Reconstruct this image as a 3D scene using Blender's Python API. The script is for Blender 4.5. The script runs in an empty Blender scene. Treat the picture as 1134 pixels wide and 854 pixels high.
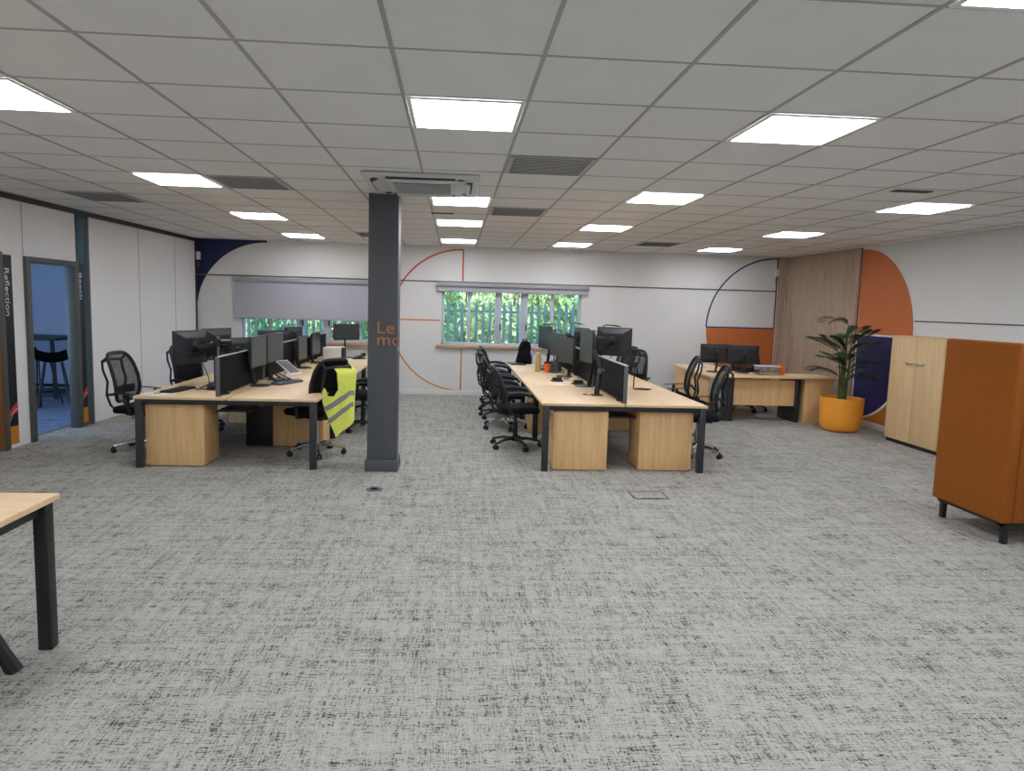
import bpy, bmesh, math, random
from math import sin, cos, pi, radians
from mathutils import Matrix, Vector
random.seed(7)
S = bpy.context.scene
COL = S.collection

# ------------------------------------------------------------------ materials
def lin(c):
    r = []
    for v in c[:3]:
        v /= 255.0
        r.append(v/12.92 if v <= .04045 else ((v+.055)/1.055)**2.4)
    return (r[0], r[1], r[2], 1)

class NT:
    def __init__(s, m):
        s.t = m.node_tree; s.n = s.t.nodes; s.l = s.t.links
        s.b = s.n.get('Principled BSDF')
    def add(s, typ, **k):
        n = s.n.new(typ)
        for a, v in k.items():
            if a == 'ins':
                for i, x in v.items():
                    if hasattr(x, 'is_output'): s.l.new(x, n.inputs[i])
                    else: n.inputs[i].default_value = x
            else: setattr(n, a, v)
        return n
    def coord(s, scale=(1,1,1), loc=(0,0,0), kind='Object'):
        tc = s.add('ShaderNodeTexCoord')
        mp = s.add('ShaderNodeMapping', ins={'Scale': scale, 'Location': loc})
        s.l.new(tc.outputs[kind], mp.inputs['Vector'])
        return mp.outputs[0]
    def noise(s, vec, scale=1, detail=2, rough=.5):
        return s.add('ShaderNodeTexNoise', ins={'Vector': vec, 'Scale': scale, 'Detail': detail, 'Roughness': rough}).outputs[0]
    def math(s, op, a, b=0.0):
        return s.add('ShaderNodeMath', operation=op, ins={0: a, 1: b}).outputs[0]
    def ramp(s, fac, stops):
        r = s.add('ShaderNodeValToRGB'); e = r.color_ramp.elements
        while len(e) < len(stops): e.new(.5)
        for i, (p, c) in enumerate(stops): e[i].position = p; e[i].color = c
        s.l.new(fac, r.inputs[0]); return r.outputs[0]
    def mix(s, f, a, b):
        n = s.add('ShaderNodeMix', data_type='RGBA')
        for i, x in ((0, f), (6, a), (7, b)):
            if hasattr(x, 'is_output'): s.l.new(x, n.inputs[i])
            else: n.inputs[i].default_value = x
        return n.outputs[2]
    def bump(s, h, strength=.2, dist=.01):
        n = s.add('ShaderNodeBump', ins={'Height': h, 'Strength': strength, 'Distance': dist})
        s.l.new(n.outputs[0], s.b.inputs['Normal'])

MC = {}
def mat(name, c, rough=.5, metal=0, spec=.5, var=.06, vs=8, bump=0, bs=200):
    m = bpy.data.materials.new(name); m.use_nodes = True
    t = NT(m); b = t.b
    b.inputs['Roughness'].default_value = rough
    b.inputs['Metallic'].default_value = metal
    b.inputs['Specular IOR Level'].default_value = spec
    C = lin(c)
    n = t.noise(t.coord((vs,)*3), 1, 3)
    lo = tuple(x*(1-var) for x in C[:3])+(1,); hi = tuple(min(1, x*(1+var)) for x in C[:3])+(1,)
    t.l.new(t.ramp(n, [(.3, lo), (.7, hi)]), b.inputs['Base Color'])
    if bump: t.bump(t.noise(t.coord((bs,)*3), 1, 2), bump, .004)
    MC[name] = m
    return m

def wood(name, c1, c2, axis, rough=.42):
    m = bpy.data.materials.new(name); m.use_nodes = True; t = NT(m)
    sc = [26, 26, 26]; sc[axis] = 1.6
    n = t.noise(t.coord(tuple(sc)), 1, 5, .6)
    n2 = t.noise(t.coord(tuple(x*5 for x in sc)), 1, 2, .6)
    f = t.math('ADD', t.math('MULTIPLY', n, .75), t.math('MULTIPLY', n2, .25))
    t.l.new(t.ramp(f, [(.34, lin(c2)), (.62, lin(c1))]), t.b.inputs['Base Color'])
    t.b.inputs['Roughness'].default_value = rough
    t.b.inputs['Specular IOR Level'].default_value = .35
    return m

def emis(name, c, s, ec=None):
    m = bpy.data.materials.new(name); m.use_nodes = True; t = NT(m)
    t.b.inputs['Base Color'].default_value = lin(c)
    t.b.inputs['Emission Color'].default_value = ec or lin(c)
    t.b.inputs['Emission Strength'].default_value = s
    return m

def glassy(name, tint=(235, 245, 248), alpha=.12, rough=.03):
    m = bpy.data.materials.new(name); m.use_nodes = True; t = NT(m)
    tr = t.add('ShaderNodeBsdfTransparent', ins={'Color': lin(tint)})
    gl = t.add('ShaderNodeBsdfGlossy', ins={'Color': (1, 1, 1, 1), 'Roughness': rough})
    fr = t.add('ShaderNodeFresnel', ins={'IOR': 1.45})
    f = t.math('MULTIPLY', fr.outputs[0], .7) if alpha == 0 else t.math('ADD', t.math('MULTIPLY', fr.outputs[0], .7), alpha*.3)
    mx = t.add('ShaderNodeMixShader', ins={0: f, 1: tr.outputs[0], 2: gl.outputs[0]})
    out = t.n.get('Material Output'); t.l.new(mx.outputs[0], out.inputs['Surface'])
    return m

def netting(name, c, a, scale=420):
    # woven mesh cloth: solid thread with open holes between
    m = bpy.data.materials.new(name); m.use_nodes = True; t = NT(m)
    t.b.inputs['Base Color'].default_value = lin(c); t.b.inputs['Roughness'].default_value = .8
    tr = t.add('ShaderNodeBsdfTransparent')
    n = t.noise(t.coord((scale,)*3), 1, 0)
    f = t.ramp(n, [(a-.08, (0, 0, 0, 1)), (a+.08, (1, 1, 1, 1))])
    mx = t.add('ShaderNodeMixShader', ins={0: f, 1: tr.outputs[0], 2: t.b.outputs[0]})
    t.l.new(mx.outputs[0], t.n.get('Material Output').inputs['Surface'])
    return m

WALL = mat('wall_paint', (221, 220, 217), .75, spec=.2, var=.015, vs=2)
PART_W = mat('partition_board', (240, 240, 239), .6, spec=.25, var=.012, vs=2)
SKIRT = mat('white_skirting', (222, 221, 218), .45, var=.01)
GROOVE = mat('groove_grey', (92, 92, 90), .7)
TRIMD = mat('dark_trim', (58, 60, 62), .5)
CHAR = mat('charcoal_metal', (82, 85, 89), .5, var=.03)
FRAME = mat('grey_window_frame', (186, 193, 204), .45, var=.03)
DOORF = mat('door_frame_grey', (84, 85, 80), .5, var=.03)
BLK = mat('black_plastic', (26, 27, 29), .48, var=.12)
BLKM = mat('black_metal', (30, 31, 34), .42, var=.08)
FAB = mat('black_fabric', (27, 28, 30), .95, spec=.2, var=.2, vs=120, bump=.3)
SCRF = mat('screen_fabric', (33, 34, 36), .95, spec=.2, var=.18, vs=90, bump=.3)
DLEG = mat('desk_leg_black', (46, 48, 53), .45, var=.05)
CHROME = mat('chrome', (205, 208, 212), .16, metal=1, var=.02)
ALU = mat('aluminium', (176, 178, 180), .35, metal=.9, var=.03)
DISP = mat('display_glass', (62, 65, 68), .32, spec=.6, var=.03, vs=3)
MONB = mat('monitor_shell', (40, 42, 46), .42, var=.05)
GREYP = mat('grey_plastic', (96, 99, 104), .55, var=.05)
KEYS = mat('keyboard_grey', (78, 82, 87), .6, var=.08, vs=60)
WHP = mat('white_plastic', (222, 222, 220), .45, var=.02)
PAPER = mat('paper', (232, 232, 230), .8, var=.02)
NAVY = mat('navy_paint', (38, 42, 84), .6, spec=.3, var=.05)
NAVYP = mat('navy_board', (42, 42, 92), .6, spec=.3, var=.04)
ORP = mat('orange_paint', (196, 112, 62), .6, spec=.3, var=.03)
ORB = mat('amber_paint', (196, 132, 42), .6, spec=.3, var=.03)
BLUEL = mat('blue_line', (52, 58, 106), .6)
WHITEL = mat('white_line', (228, 228, 226), .6)
ORF = mat('orange_upholstery', (150, 86, 34), .95, spec=.15, var=.16, vs=60, bump=.4, bs=420)
POT = mat('amber_pot', (252, 168, 54), .5, var=.03, vs=4)
SOIL = mat('soil', (42, 34, 28), .95, var=.3, vs=60)
LEAF = mat('palm_leaf', (48, 74, 42), .5, var=.3, vs=14)
STEMG = mat('palm_stem', (74, 96, 48), .55, var=.2, vs=20)
VEST = mat('hi_vis_yellow', (242, 255, 116), .75, spec=.2, var=.05, vs=14)
REFL = mat('reflective_band', (150, 152, 146), .45, var=.06, vs=30)
TEXTO = mat('copper_lettering', (196, 122, 76), .5)
TEXTW = mat('white_lettering', (225, 226, 228), .5)
PANELB = mat('black_vinyl', (24, 25, 30), .4, var=.04)
REDV = mat('red_vinyl', (206, 66, 58), .5)
ORV = mat('orange_vinyl', (214, 138, 34), .5)
BLINDF = mat('blind_cloth', (176, 176, 184), .9, spec=.1, var=.03, vs=1.6)
BLINDC = mat('blind_cassette', (160, 159, 163), .5, var=.03)
VENT = mat('vent_grey', (178, 179, 178), .6, var=.1, vs=160, bump=.3, bs=160)
VENTD = mat('vent_dark', (70, 71, 66), .7)
ACW = mat('ac_white', (206, 207, 206), .4, var=.02)
ACG = mat('ac_grille', (168, 170, 174), .5, var=.05)
ACD = mat('ac_slot', (52, 53, 56), .6)
TILE = mat('ceiling_tile', (228, 228, 227), .9, spec=.1, var=.02, vs=3, bump=.12, bs=260)
TBAR = mat('ceiling_bar', (168, 168, 166), .6, var=.02)
LFRAME = mat('light_frame', (226, 226, 222), .5, var=.01)
LIGHT = emis('light_diffuser', (255, 252, 244), 14.0, (.87, .885, .965, 1))
WTOP = wood('maple_top', (236, 208, 166), (226, 194, 148), 1)
WTOPX = wood('maple_top_cross', (236, 208, 166), (226, 194, 148), 0)
WPED = wood('maple_panel', (236, 198, 144), (220, 178, 124), 2)
WCAB = wood('maple_cabinet', (226, 196, 150), (210, 178, 132), 2)
SILLW = wood('oak_sill', (206, 172, 134), (188, 150, 110), 0)
SLATW = wood('slat_oak', (204, 180, 158), (184, 160, 138), 2, .6)
SLATB = mat('slat_backing', (66, 56, 48), .8)
DOORW = wood('brown_door', (150, 98, 50), (126, 78, 38), 2)
CASTER = mat('castor_black', (20, 20, 22), .5, var=.1)
NETM = netting('chair_net', (24, 25, 27), .40)
GLASS = glassy('window_glass')
CLEAR = glassy('clear_plastic', (240, 244, 246), .5, .1)
DRINK = glassy('drinking_glass', (244, 246, 247), .3, .05)
ORCUP = mat('orange_cup', (240, 110, 44), .5, var=.03)
TANB = mat('tan_bottle', (186, 160, 92), .4, var=.04)
BLUEB = mat('blue_water_bottle', (150, 172, 214), .2, var=.05)
BAGB = mat('black_bag_cloth', (22, 23, 25), .9, spec=.2, var=.3, vs=40, bump=.4)
BLUECL = mat('grey_blue_cloth', (104, 120, 136), .9, var=.25, vs=50)
STRAW = mat('dark_straw', (48, 32, 34), .5)
FENCEM = mat('fence_green', (38, 74, 74), .5, var=.08)
GRASS = mat('pale_ground', (206, 196, 182), .95, var=.22, vs=2.2)
BARK = mat('shrub_bark', (96, 80, 60), .9, var=.2, vs=20)
SHRUB = [mat('shrub_leaf_a', (150, 180, 112), .6, var=.4, vs=5), mat('shrub_leaf_b', (116, 162, 106), .6, var=.4, vs=5), mat('shrub_leaf_c', (176, 194, 140), .6, var=.4, vs=5)]
ROOMW = mat('meeting_room_wall', (196, 204, 222), .7, var=.02)

def carpet(name, base, mid, dark):
    m = bpy.data.materials.new(name); m.use_nodes = True; t = NT(m)
    warp = t.noise(t.coord((150, 13, 1)), 1, 1, .5)           # threads along the room
    weft = t.noise(t.coord((16, 135, 1), (7, 3, 0)), 1, 1, .5) # threads across the room
    dash = t.noise(t.coord((85, 110, 1), (1, 9, 0)), 1, 1, .5)
    clus = t.noise(t.coord((3.6, 5.5, 1)), 1, 3, .65)
    rowx = t.noise(t.coord((1.6, 26, 1), (4, 0, 0)), 1, 2, .6)
    rowy = t.noise(t.coord((24, 2.0, 1), (0, 6, 0)), 1, 2, .6)
    a = t.math('ADD', t.math('MULTIPLY', warp, .62), t.math('MULTIPLY', weft, .70))
    a = t.math('ADD', a, t.math('MULTIPLY', dash, .75))
    a = t.math('ADD', a, t.math('MULTIPLY', clus, .34))
    a = t.math('ADD', a, t.math('MULTIPLY', rowx, .42))
    a = t.math('ADD', a, t.math('MULTIPLY', rowy, .40))
    a = t.math('ADD', t.math('MULTIPLY', t.math('SUBTRACT', a, 1.615), 1.0), .5)
    dk = lin(dark); col = t.ramp(a, [(.20, dk), (.36, lin(mid)), (.46, lin(base)), (.80, lin(tuple(min(255, x+18) for x in base)))])
    t.l.new(col, t.b.inputs['Base Color'])
    t.b.inputs['Roughness'].default_value = .95; t.b.inputs['Specular IOR Level'].default_value = .12
    t.bump(a, .35, .01)
    return m
CARPET = carpet('grey_woven_carpet', (164, 163, 155), (130, 130, 125), (56, 57, 57))
CARPETB = carpet('blue_grey_carpet', (122, 134, 156), (92, 104, 130), (58, 66, 88))

def ring_gradient():
    m = bpy.data.materials.new('red_to_amber_line'); m.use_nodes = True; t = NT(m)
    sep = t.add('ShaderNodeSeparateXYZ'); tc = t.add('ShaderNodeTexCoord')
    t.l.new(tc.outputs['Object'], sep.inputs[0])
    f = t.math('DIVIDE', sep.outputs[2], 2.7)
    t.l.new(t.ramp(f, [(.05, lin((206, 148, 78))), (.5, lin((214, 140, 84))), (.75, lin((192, 70, 66))), (.95, lin((200, 84, 60)))]), t.b.inputs['Base Color'])
    t.b.inputs['Roughness'].default_value = .6
    return m
RING = ring_gradient()

# ------------------------------------------------------------------ mesh builder
class MB:
    def __init__(s): s.bm = bmesh.new()
    def _merge(s, b, M=None):
        if M is not None: b.transform(M)
        me = bpy.data.meshes.new('tmp'); b.to_mesh(me); b.free()
        s.bm.from_mesh(me); bpy.data.meshes.remove(me)
        return s
    def box(s, c, d, bev=0, seg=2, rot=None, M=None):
        b = bmesh.new(); bmesh.ops.create_cube(b, size=1)
        b.transform(Matrix.Diagonal((d[0], d[1], d[2], 1)))
        if bev: bmesh.ops.bevel(b, geom=b.edges[:], offset=bev, segments=seg, profile=.5, affect='EDGES')
        T = Matrix.Translation(c)
        if rot: T = T @ (Matrix.Rotation(rot[2], 4, 'Z') @ Matrix.Rotation(rot[1], 4, 'Y') @ Matrix.Rotation(rot[0], 4, 'X'))
        if M is not None: T = M @ T
        return s._merge(b, T)
    def b2(s, lo, hi, bev=0, seg=2):
        return s.box([(a+b)/2 for a, b in zip(lo, hi)], [abs(b-a) for a, b in zip(lo, hi)], bev, seg)
    def tube(s, pts, r, n=8, flat=1.0, cap=True, rs=None):
        pts = [Vector(p) for p in pts]; b = bmesh.new(); rings = []
        up = Vector((0, 0, 1)); prev = None
        for i, p in enumerate(pts):
            t = (pts[min(i+1, len(pts)-1)]-pts[max(i-1, 0)]).normalized()
            if prev is None:
                a = up if abs(t.z) < .95 else Vector((1, 0, 0))
                x = t.cross(a).normalized()
            else: x = (prev-t*prev.dot(t)).normalized()
            prev = x; y = t.cross(x).normalized(); rr = rs[i] if rs else r
            rings.append([b.verts.new(p+x*rr*cos(2*pi*k/n)+y*rr*flat*sin(2*pi*k/n)) for k in range(n)])
        for i in range(len(rings)-1):
            for k in range(n): b.faces.new((rings[i][k], rings[i][(k+1) % n], rings[i+1][(k+1) % n], rings[i+1][k]))
        if cap: b.faces.new(rings[0][::-1]); b.faces.new(rings[-1])
        bmesh.ops.recalc_face_normals(b, faces=b.faces[:])
        return s._merge(b)
    def cyl(s, p0, p1, r, n=16): return s.tube([p0, p1], r, n)
    def lathe(s, prof, n=24, c=(0, 0, 0)):
        b = bmesh.new(); rings = []
        for r, z in prof: rings.append([b.verts.new((c[0]+r*cos(2*pi*k/n), c[1]+r*sin(2*pi*k/n), c[2]+z)) for k in range(n)])
        for i in range(len(rings)-1):
            for k in range(n): b.faces.new((rings[i][k], rings[i][(k+1) % n], rings[i+1][(k+1) % n], rings[i+1][k]))
        if prof[0][0] > 1e-4: b.faces.new(rings[0][::-1])
        if prof[-1][0] > 1e-4: b.faces.new(rings[-1])
        bmesh.ops.remove_doubles(b, verts=b.verts[:], dist=1e-6)
        bmesh.ops.recalc_face_normals(b, faces=b.faces[:])
        return s._merge(b)
    def prism(s, poly, M, depth):
        # poly in (x,y) of matrix M, extruded along M's local z
        b = bmesh.new()
        f = b.faces.new([b.verts.new((x, y, 0)) for x, y in poly])
        e = bmesh.ops.extrude_face_region(b, geom=[f])
        bmesh.ops.translate(b, vec=(0, 0, depth), verts=[v for v in e['geom'] if isinstance(v, bmesh.types.BMVert)])
        bmesh.ops.triangulate(b, faces=[f for f in b.faces if len(f.verts) > 4])
        bmesh.ops.recalc_face_normals(b, faces=b.faces[:])
        return s._merge(b, M)
    def grid(s, fn, nu, nv, thick=0):
        b = bmesh.new()
        V = [[b.verts.new(fn(i/nu, j/nv)) for j in range(nv+1)] for i in range(nu+1)]
        for i in range(nu):
            for j in range(nv): b.faces.new((V[i][j], V[i+1][j], V[i+1][j+1], V[i][j+1]))
        if thick: bmesh.ops.solidify(b, geom=b.faces[:], thickness=thick)
        bmesh.ops.recalc_face_normals(b, faces=b.faces[:])
        return s._merge(b)
    def build(s, name, m, parent=None, smooth=35, loc=None, rotz=0):
        me = bpy.data.meshes.new(name); s.bm.to_mesh(me); s.bm.free()
        me.materials.append(m)
        if smooth:
            me.polygons.foreach_set('use_smooth', [True]*len(me.polygons))
            me.set_sharp_from_angle(angle=radians(smooth))
        o = bpy.data.objects.new(name, me); COL.objects.link(o)
        if parent: o.parent = parent
        if loc: o.location = loc
        o.rotation_euler.z = rotz
        return o

def tag(o, label, cat, group=None, kind=None):
    o['label'] = label; o['category'] = cat
    if group: o['group'] = group
    if kind: o['kind'] = kind
    return o
def thing(name, label, cat, loc=(0, 0, 0), rotz=0, group=None):
    o = bpy.data.objects.new(name, None); COL.objects.link(o)
    o.empty_display_size = .1; o.location = loc; o.rotation_euler.z = rotz
    return tag(o, label, cat, group)
def kids(o): return [c for c in COL.objects if c.parent == o]
def copy_tree(o, parent=None):
    c = o.copy(); COL.objects.link(c)
    if parent: c.parent = parent
    for ch in kids(o): copy_tree(ch, c)
    return c
PROTO = {}
def inst(key, builder, label, loc, rotz=0, group=None, extra=None):
    if key not in PROTO:
        o = builder(label); PROTO[key] = o
    else: o = copy_tree(PROTO[key])
    o.location = loc; o.rotation_euler.z = rotz; o['label'] = label
    if group: o['group'] = group
    return o
def struct(name, mb, m, **k):
    o = mb.build(name, m, **k); o['kind'] = 'structure'; return o

# ------------------------------------------------------------------ room constants
XR, YB, CE = 6.22, 12.485, 2.704
T = .625
AX, AY = -4.755, 6.0                     # left wall passes here and reaches x=-4.60 at the back
LROT = -math.atan2(.155, 6.485)
FRONT = -5.0
def LW(y):                               # x of the left wall face at depth y
    return AX+(y-AY)*.155/6.485

# floor / ceiling
struct('floor', MB().b2((-9, FRONT-.2, -.2), (XR+.2, YB+.2, 0)), CARPET, smooth=0)
struct('ceiling', MB().b2((-5.2, FRONT-.2, CE), (XR+.2, YB+.2, CE+.15)), TILE, smooth=0)
OX, OY = .906, 2.909
def cell(i, j): return ((i+.5)*T-OX, (j+.5)*T+OY)
bars = MB()
for i in range(-7, 13):
    x = i*T-OX
    if -5 < x < XR: bars.b2((x-.009, FRONT, CE-.004), (x+.009, YB, CE+.01))
for j in range(-13, 17):
    y = j*T+OY
    if FRONT < y < YB: bars.b2((-4.9, y-.006, CE-.0025), (XR, y+.006, CE+.01))
struct('trim_1', bars, TBAR, smooth=0)

# back wall with two windows
W1 = (-3.83, -1.26, .93, 1.95); W2 = (-.25, 2.32, .93, 1.95)
def wall_open(y0, y1, x0, x1, z1, holes):
    mb = MB(); xs = x0
    for (a, b, c, d) in holes:
        mb.b2((xs, y0, 0), (a, y1, z1)); mb.b2((a, y0, 0), (b, y1, c)); mb.b2((a, y0, d), (b, y1, z1)); xs = b
    mb.b2((xs, y0, 0), (x1, y1, z1)); return mb
struct('wall_back', wall_open(YB, YB+.25, -5.2, XR+.2, CE, [W1, W2]), WALL, smooth=0)
struct('wall_right', MB().b2((XR, FRONT-.2, 0), (XR+.2, YB, CE)), WALL, smooth=0)
struct('wall_front', MB().b2((-5.2, FRONT-.2, 0), (XR, FRONT, CE)), WALL, smooth=0)
struct('baseboard_back', MB().b2((-4.6, YB-.015, 0), (XR-.25, YB, .095), .003), SKIRT)
struct('baseboard_right', MB().b2((XR-.015, FRONT, 0), (XR, 10.28, .095), .003), SKIRT)
# shadow rail on back wall, groove on right wall
r = MB(); r.b2((-4.6, YB-.012, 2.062), (5.98, YB, 2.084))
struct('trim_2', r, GROOVE, smooth=0)
struct('trim_3', MB().b2((XR-.006, FRONT, 1.605), (XR, 8.9, 1.622)), GROOVE, smooth=0)

# left wall, built in its own frame (local x = into the room, y along the wall, origin at AX,AY)
def L(mb, name, m, kind='structure', **k):
    o = mb.build(name, m, loc=(AX, AY, 0), rotz=LROT, **k)
    if kind: o['kind'] = kind
    return o
D1 = (7.86-AY, 8.72-AY)                  # door opening
GL = (8.80-AY, 9.05-AY)                  # glazed strip
D2 = (6.35-AY, 7.36-AY)
V1 = (7.43-AY, 7.585-AY)
w = MB()
w.b2((-.075, FRONT-AY, 0), (0, D2[0], CE)); w.b2((-.075, D2[0], 2.06), (0, D2[1], CE))
w.b2((-.075, D2[1], 0), (0, D1[0], CE)); w.b2((-.075, D1[0], 2.03), (0, D1[1], CE))
w.b2((-.075, D1[1], 0), (0, GL[0], CE)); w.b2((-.075, GL[1], 0), (0, YB-AY+.1, CE))
L(w, 'wall_left', PART_W, smooth=0)
sm = MB()
for y in (7.80, 10.40, 11.62):
    z0 = 2.07 if y == 7.80 else 0
    sm.b2((0, y-AY-.006, z0), (.002, y-AY+.006, CE))
L(sm, 'trim_4', mat('seam_grey', (168, 167, 164), .7), smooth=0)
L(MB().b2((0, FRONT-AY, CE-.06), (.03, YB-AY, CE-.002)), 'trim_5', TRIMD, smooth=0)
L(MB().b2((0, YB-AY-.05, 0), (.02, YB-AY-.02, CE-.06)), 'trim_6', TRIMD, smooth=0)
def doorframe(name, y0, y1, zt, f=.065, proud=.035):
    mb = MB()
    mb.b2((-.085, y0-f, 0), (proud, y0+.012, zt+f), .004); mb.b2((-.085, y1-.012, 0), (proud, y1+f, zt+f), .004)
    mb.b2((-.085, y0, zt), (proud, y1, zt+f), .004)
    return L(mb, name, DOORF)
d1 = doorframe('door_1', D1[0], D1[1], 2.0)
lf = MB().b2((-.94, D1[0]-.05, .01), (-.10, D1[0]-.005, 1.99), .003)
lf = lf.build('door_leaf', CHAR, d1)
hd = MB().tube([(-.90, D1[0]-.005, 1.0), (-.90, D1[0]+.045, 1.0), (-.78, D1[0]+.045, 1.0)], .01, 8).build('door_handle', ALU, d1)
d2 = doorframe('door_2', D2[0], D2[1], 2.02)
MB().b2((-.02, D2[0], .01), (.025, D2[1], 2.02), .003).build('door_leaf', DOORW, d2)
MB().tube([(.025, D2[0]+.1, 1.0), (.07, D2[0]+.1, 1.0), (.07, D2[0]+.22, 1.0)], .01, 8).build('door_handle', ALU, d2)
# glazed strip beside the open door
g = MB(); f = .03
g.b2((-.1, GL[0], 0), (.02, GL[0]+.02, CE-.06), .003); g.b2((-.1, GL[1]-.045, 0), (.03, GL[1], CE-.06), .003)
g.b2((-.1, GL[0], 0), (.02, GL[1], .035), .003); g.b2((-.1, GL[0], CE-.1), (.02, GL[1], CE-.05), .003)
w3 = L(g, 'window_3', DOORF)
MB().b2((-.05, GL[0]+.02, .035), (-.042, GL[1]-.045, CE-.1)).build('window_pane', GLASS, w3, 0)

# text helper: flat mesh text in its own plane
def text_mesh(txt, size, depth):
    cu = bpy.data.curves.new('txt', 'FONT'); cu.body = txt; cu.size = size; cu.extrude = depth
    cu.resolution_u = 4
    o = bpy.data.objects.new('txt', cu); COL.objects.link(o)
    dg = bpy.context.evaluated_depsgraph_get(); dg.update()
    me = bpy.data.meshes.new_from_object(o.evaluated_get(dg))
    bpy.data.objects.remove(o); bpy.data.curves.remove(cu)
    b = bmesh.new(); b.from_mesh(me); bpy.data.meshes.remove(me)
    return b
def fit_width(b, wd):
    xs = [v.co.x for v in b.verts]; k = wd/(max(xs)-min(xs)); x0 = min(xs)
    for v in b.verts: v.co.x = (v.co.x-x0)*k
    return b

# vinyl sign strips on the left wall
def sign_strip(name, y0, y1, z1, txt, label, tz0, tz1, x=.004):
    o = thing(name, label, 'sign', (AX, AY, 0), LROT)
    yl, yr = y0-AY, y1-AY
    MB().b2((0, yl, .04), (x, yr, z1)).build('strip', PANELB, o, 0)
    MB().b2((x, yl, .04), (x+.001, yr, .235)).build('orange_base', ORV, o, 0)
    wd = yr-yl
    # arc line and red triangle-ish sweep: y,z plane -> extrude +x
    M = Matrix(((0, 0, 1, x), (1, 0, 0, 0), (0, 1, 0, 0), (0, 0, 0, 1)))
    mb = MB(); n = 10
    up = [(yl+wd*t, .33+.17*(t**.6)) for t in [i/n for i in range(n+1)]]
    low = [(yl+wd*t, .33+.055*(t**.6)) for t in [i/n for i in range(n+1)]]
    mb.prism(low+[(yr, .40)]+[(yl+wd*.75, .50-.06), (yl+wd*.45, .42), ][:0]+up[::-1], M, .001)
    mb.build('red_sweep', REDV, o, 0)
    pts = [(yl+wd*t, .25+.17*math.sin(t*pi/2)) for t in [i/n for i in range(n+1)]]
    mb = MB().prism([(y, z-.004) for y, z in pts]+[(y, z+.004) for y, z in pts[::-1]], M, .0012)
    mb.build('arc_line', TEXTW, o, 0)
    # lettering, reading downwards
    b = fit_width(text_mesh(txt, (wd*.62), .001), tz1-tz0)
    ys = [v.co.y for v in b.verts]; h = max(ys)-min(ys); y0_ = min(ys)
    mb = MB(); 
    for v in b.verts:
        tx, ty = v.co.x, v.co.y-y0_
        v.co = Vector((x+.0015+v.co.z, yl+wd*.5-h/2+ty, tz1-tx))
    mb._merge(b).build('lettering', TEXTW, o, 0)
    return o
sign_strip('sign_strip', 7.435, 7.60, 2.06, 'Reflection', 'narrow black vertical sign reading Reflection at the far left', 1.42, 1.92)
sign_strip('sign_strip', 8.80, 8.945, 2.05, 'Beech', 'narrow black vertical sign reading Beech right of the open doorway', 1.60, 1.93)

# meeting room behind the left wall
struct('wall_meeting_back', MB().b2((-9.2, 12.4, 0), (-4.9, 12.6, CE)), ROOMW, smooth=0)
struct('wall_meeting_front', MB().b2((-9.2, 4.3, 0), (-4.9, 4.5, CE)), ROOMW, smooth=0)
mw = MB(); mw.b2((-9.2, 4.4, 0), (-9, 12.5, .9)); mw.b2((-9.2, 4.4, 2.2), (-9, 12.5, CE)); mw.b2((-9.2, 4.4, .9), (-9, 5.6, 2.2)); mw.b2((-9.2, 8.2, .9), (-9, 12.5, 2.2))
struct('wall_meeting_side', mw, ROOMW, smooth=0)
struct('ceiling_meeting', MB().b2((-9.2, 4.3, CE), (-5.2, 12.6, CE+.15)), TILE, smooth=0)
struct('floor_meeting', MB().b2((-9.0, 4.5, 0), (-4.86, 12.4, .006)), CARPETB, smooth=0)
wf = MB()
for y in (5.62, 6.9, 8.18): wf.b2((-9.15, y-.03, .9), (-9.05, y+.03, 2.2))
wf.b2((-9.15, 5.6, .9), (-9.05, 8.2, .95)); wf.b2((-9.15, 5.6, 2.15), (-9.05, 8.2, 2.2))
w4 = struct('window_4', wf, FRAME, smooth=0)
MB().b2((-9.105, 5.65, .95), (-9.095, 8.15, 2.15)).build('window_pane', GLASS, w4, 0)

# ------------------------------------------------------------------ windows in the back wall
def back_window(name, W, bars_thin, bars_thick):
    x0, x1, z0, z1 = W; y0, y1 = YB+.06, YB+.13; mb = MB(); f = .045
    mb.b2((x0, y0, z0), (x0+f, y1, z1), .004); mb.b2((x1-f, y0, z0), (x1, y1, z1), .004)
    mb.b2((x0, y0, z0), (x1, y1, z0+f), .004); mb.b2((x0, y0, z1-f), (x1, y1, z1), .004)
    for b in bars_thin: mb.b2((b-.03, y0+.01, z0+f), (b+.03, y1, z1-f), .004)
    for a, b in bars_thick:
        mb.b2((a, y0-.01, z0+f-.01), (b, y1, z1-f+.01), .006)
        mb.b2(((a+b)/2-.008, y0-.016, z0+f), ((a+b)/2+.008, y0-.008, z1-f))
    o = struct(name, mb, FRAME)
    MB().b2((x0+.02, YB+.1, z0+.02), (x1-.02, YB+.106, z1-.02)).build('window_pane', GLASS, o, 0)
    for a, b in bars_thick:
        MB().b2((b-.03, y0-.03, z0+.28), (b-.01, y0-.008, z0+.40), .004).build('window_handle', BLK, o)
    MB().b2((x0-.09, YB-.06, z0-.055), (x1+.09, YB+.07, z0), .006).build('window_sill', SILLW, o)
    return o
back_window('window_1', W1, [-3.33, -1.78], [(-2.86, -2.73), (-2.39, -2.26)])
back_window('window_2', W2, [.25, 1.79], [(.73, .85), (1.20, 1.33)])
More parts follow.
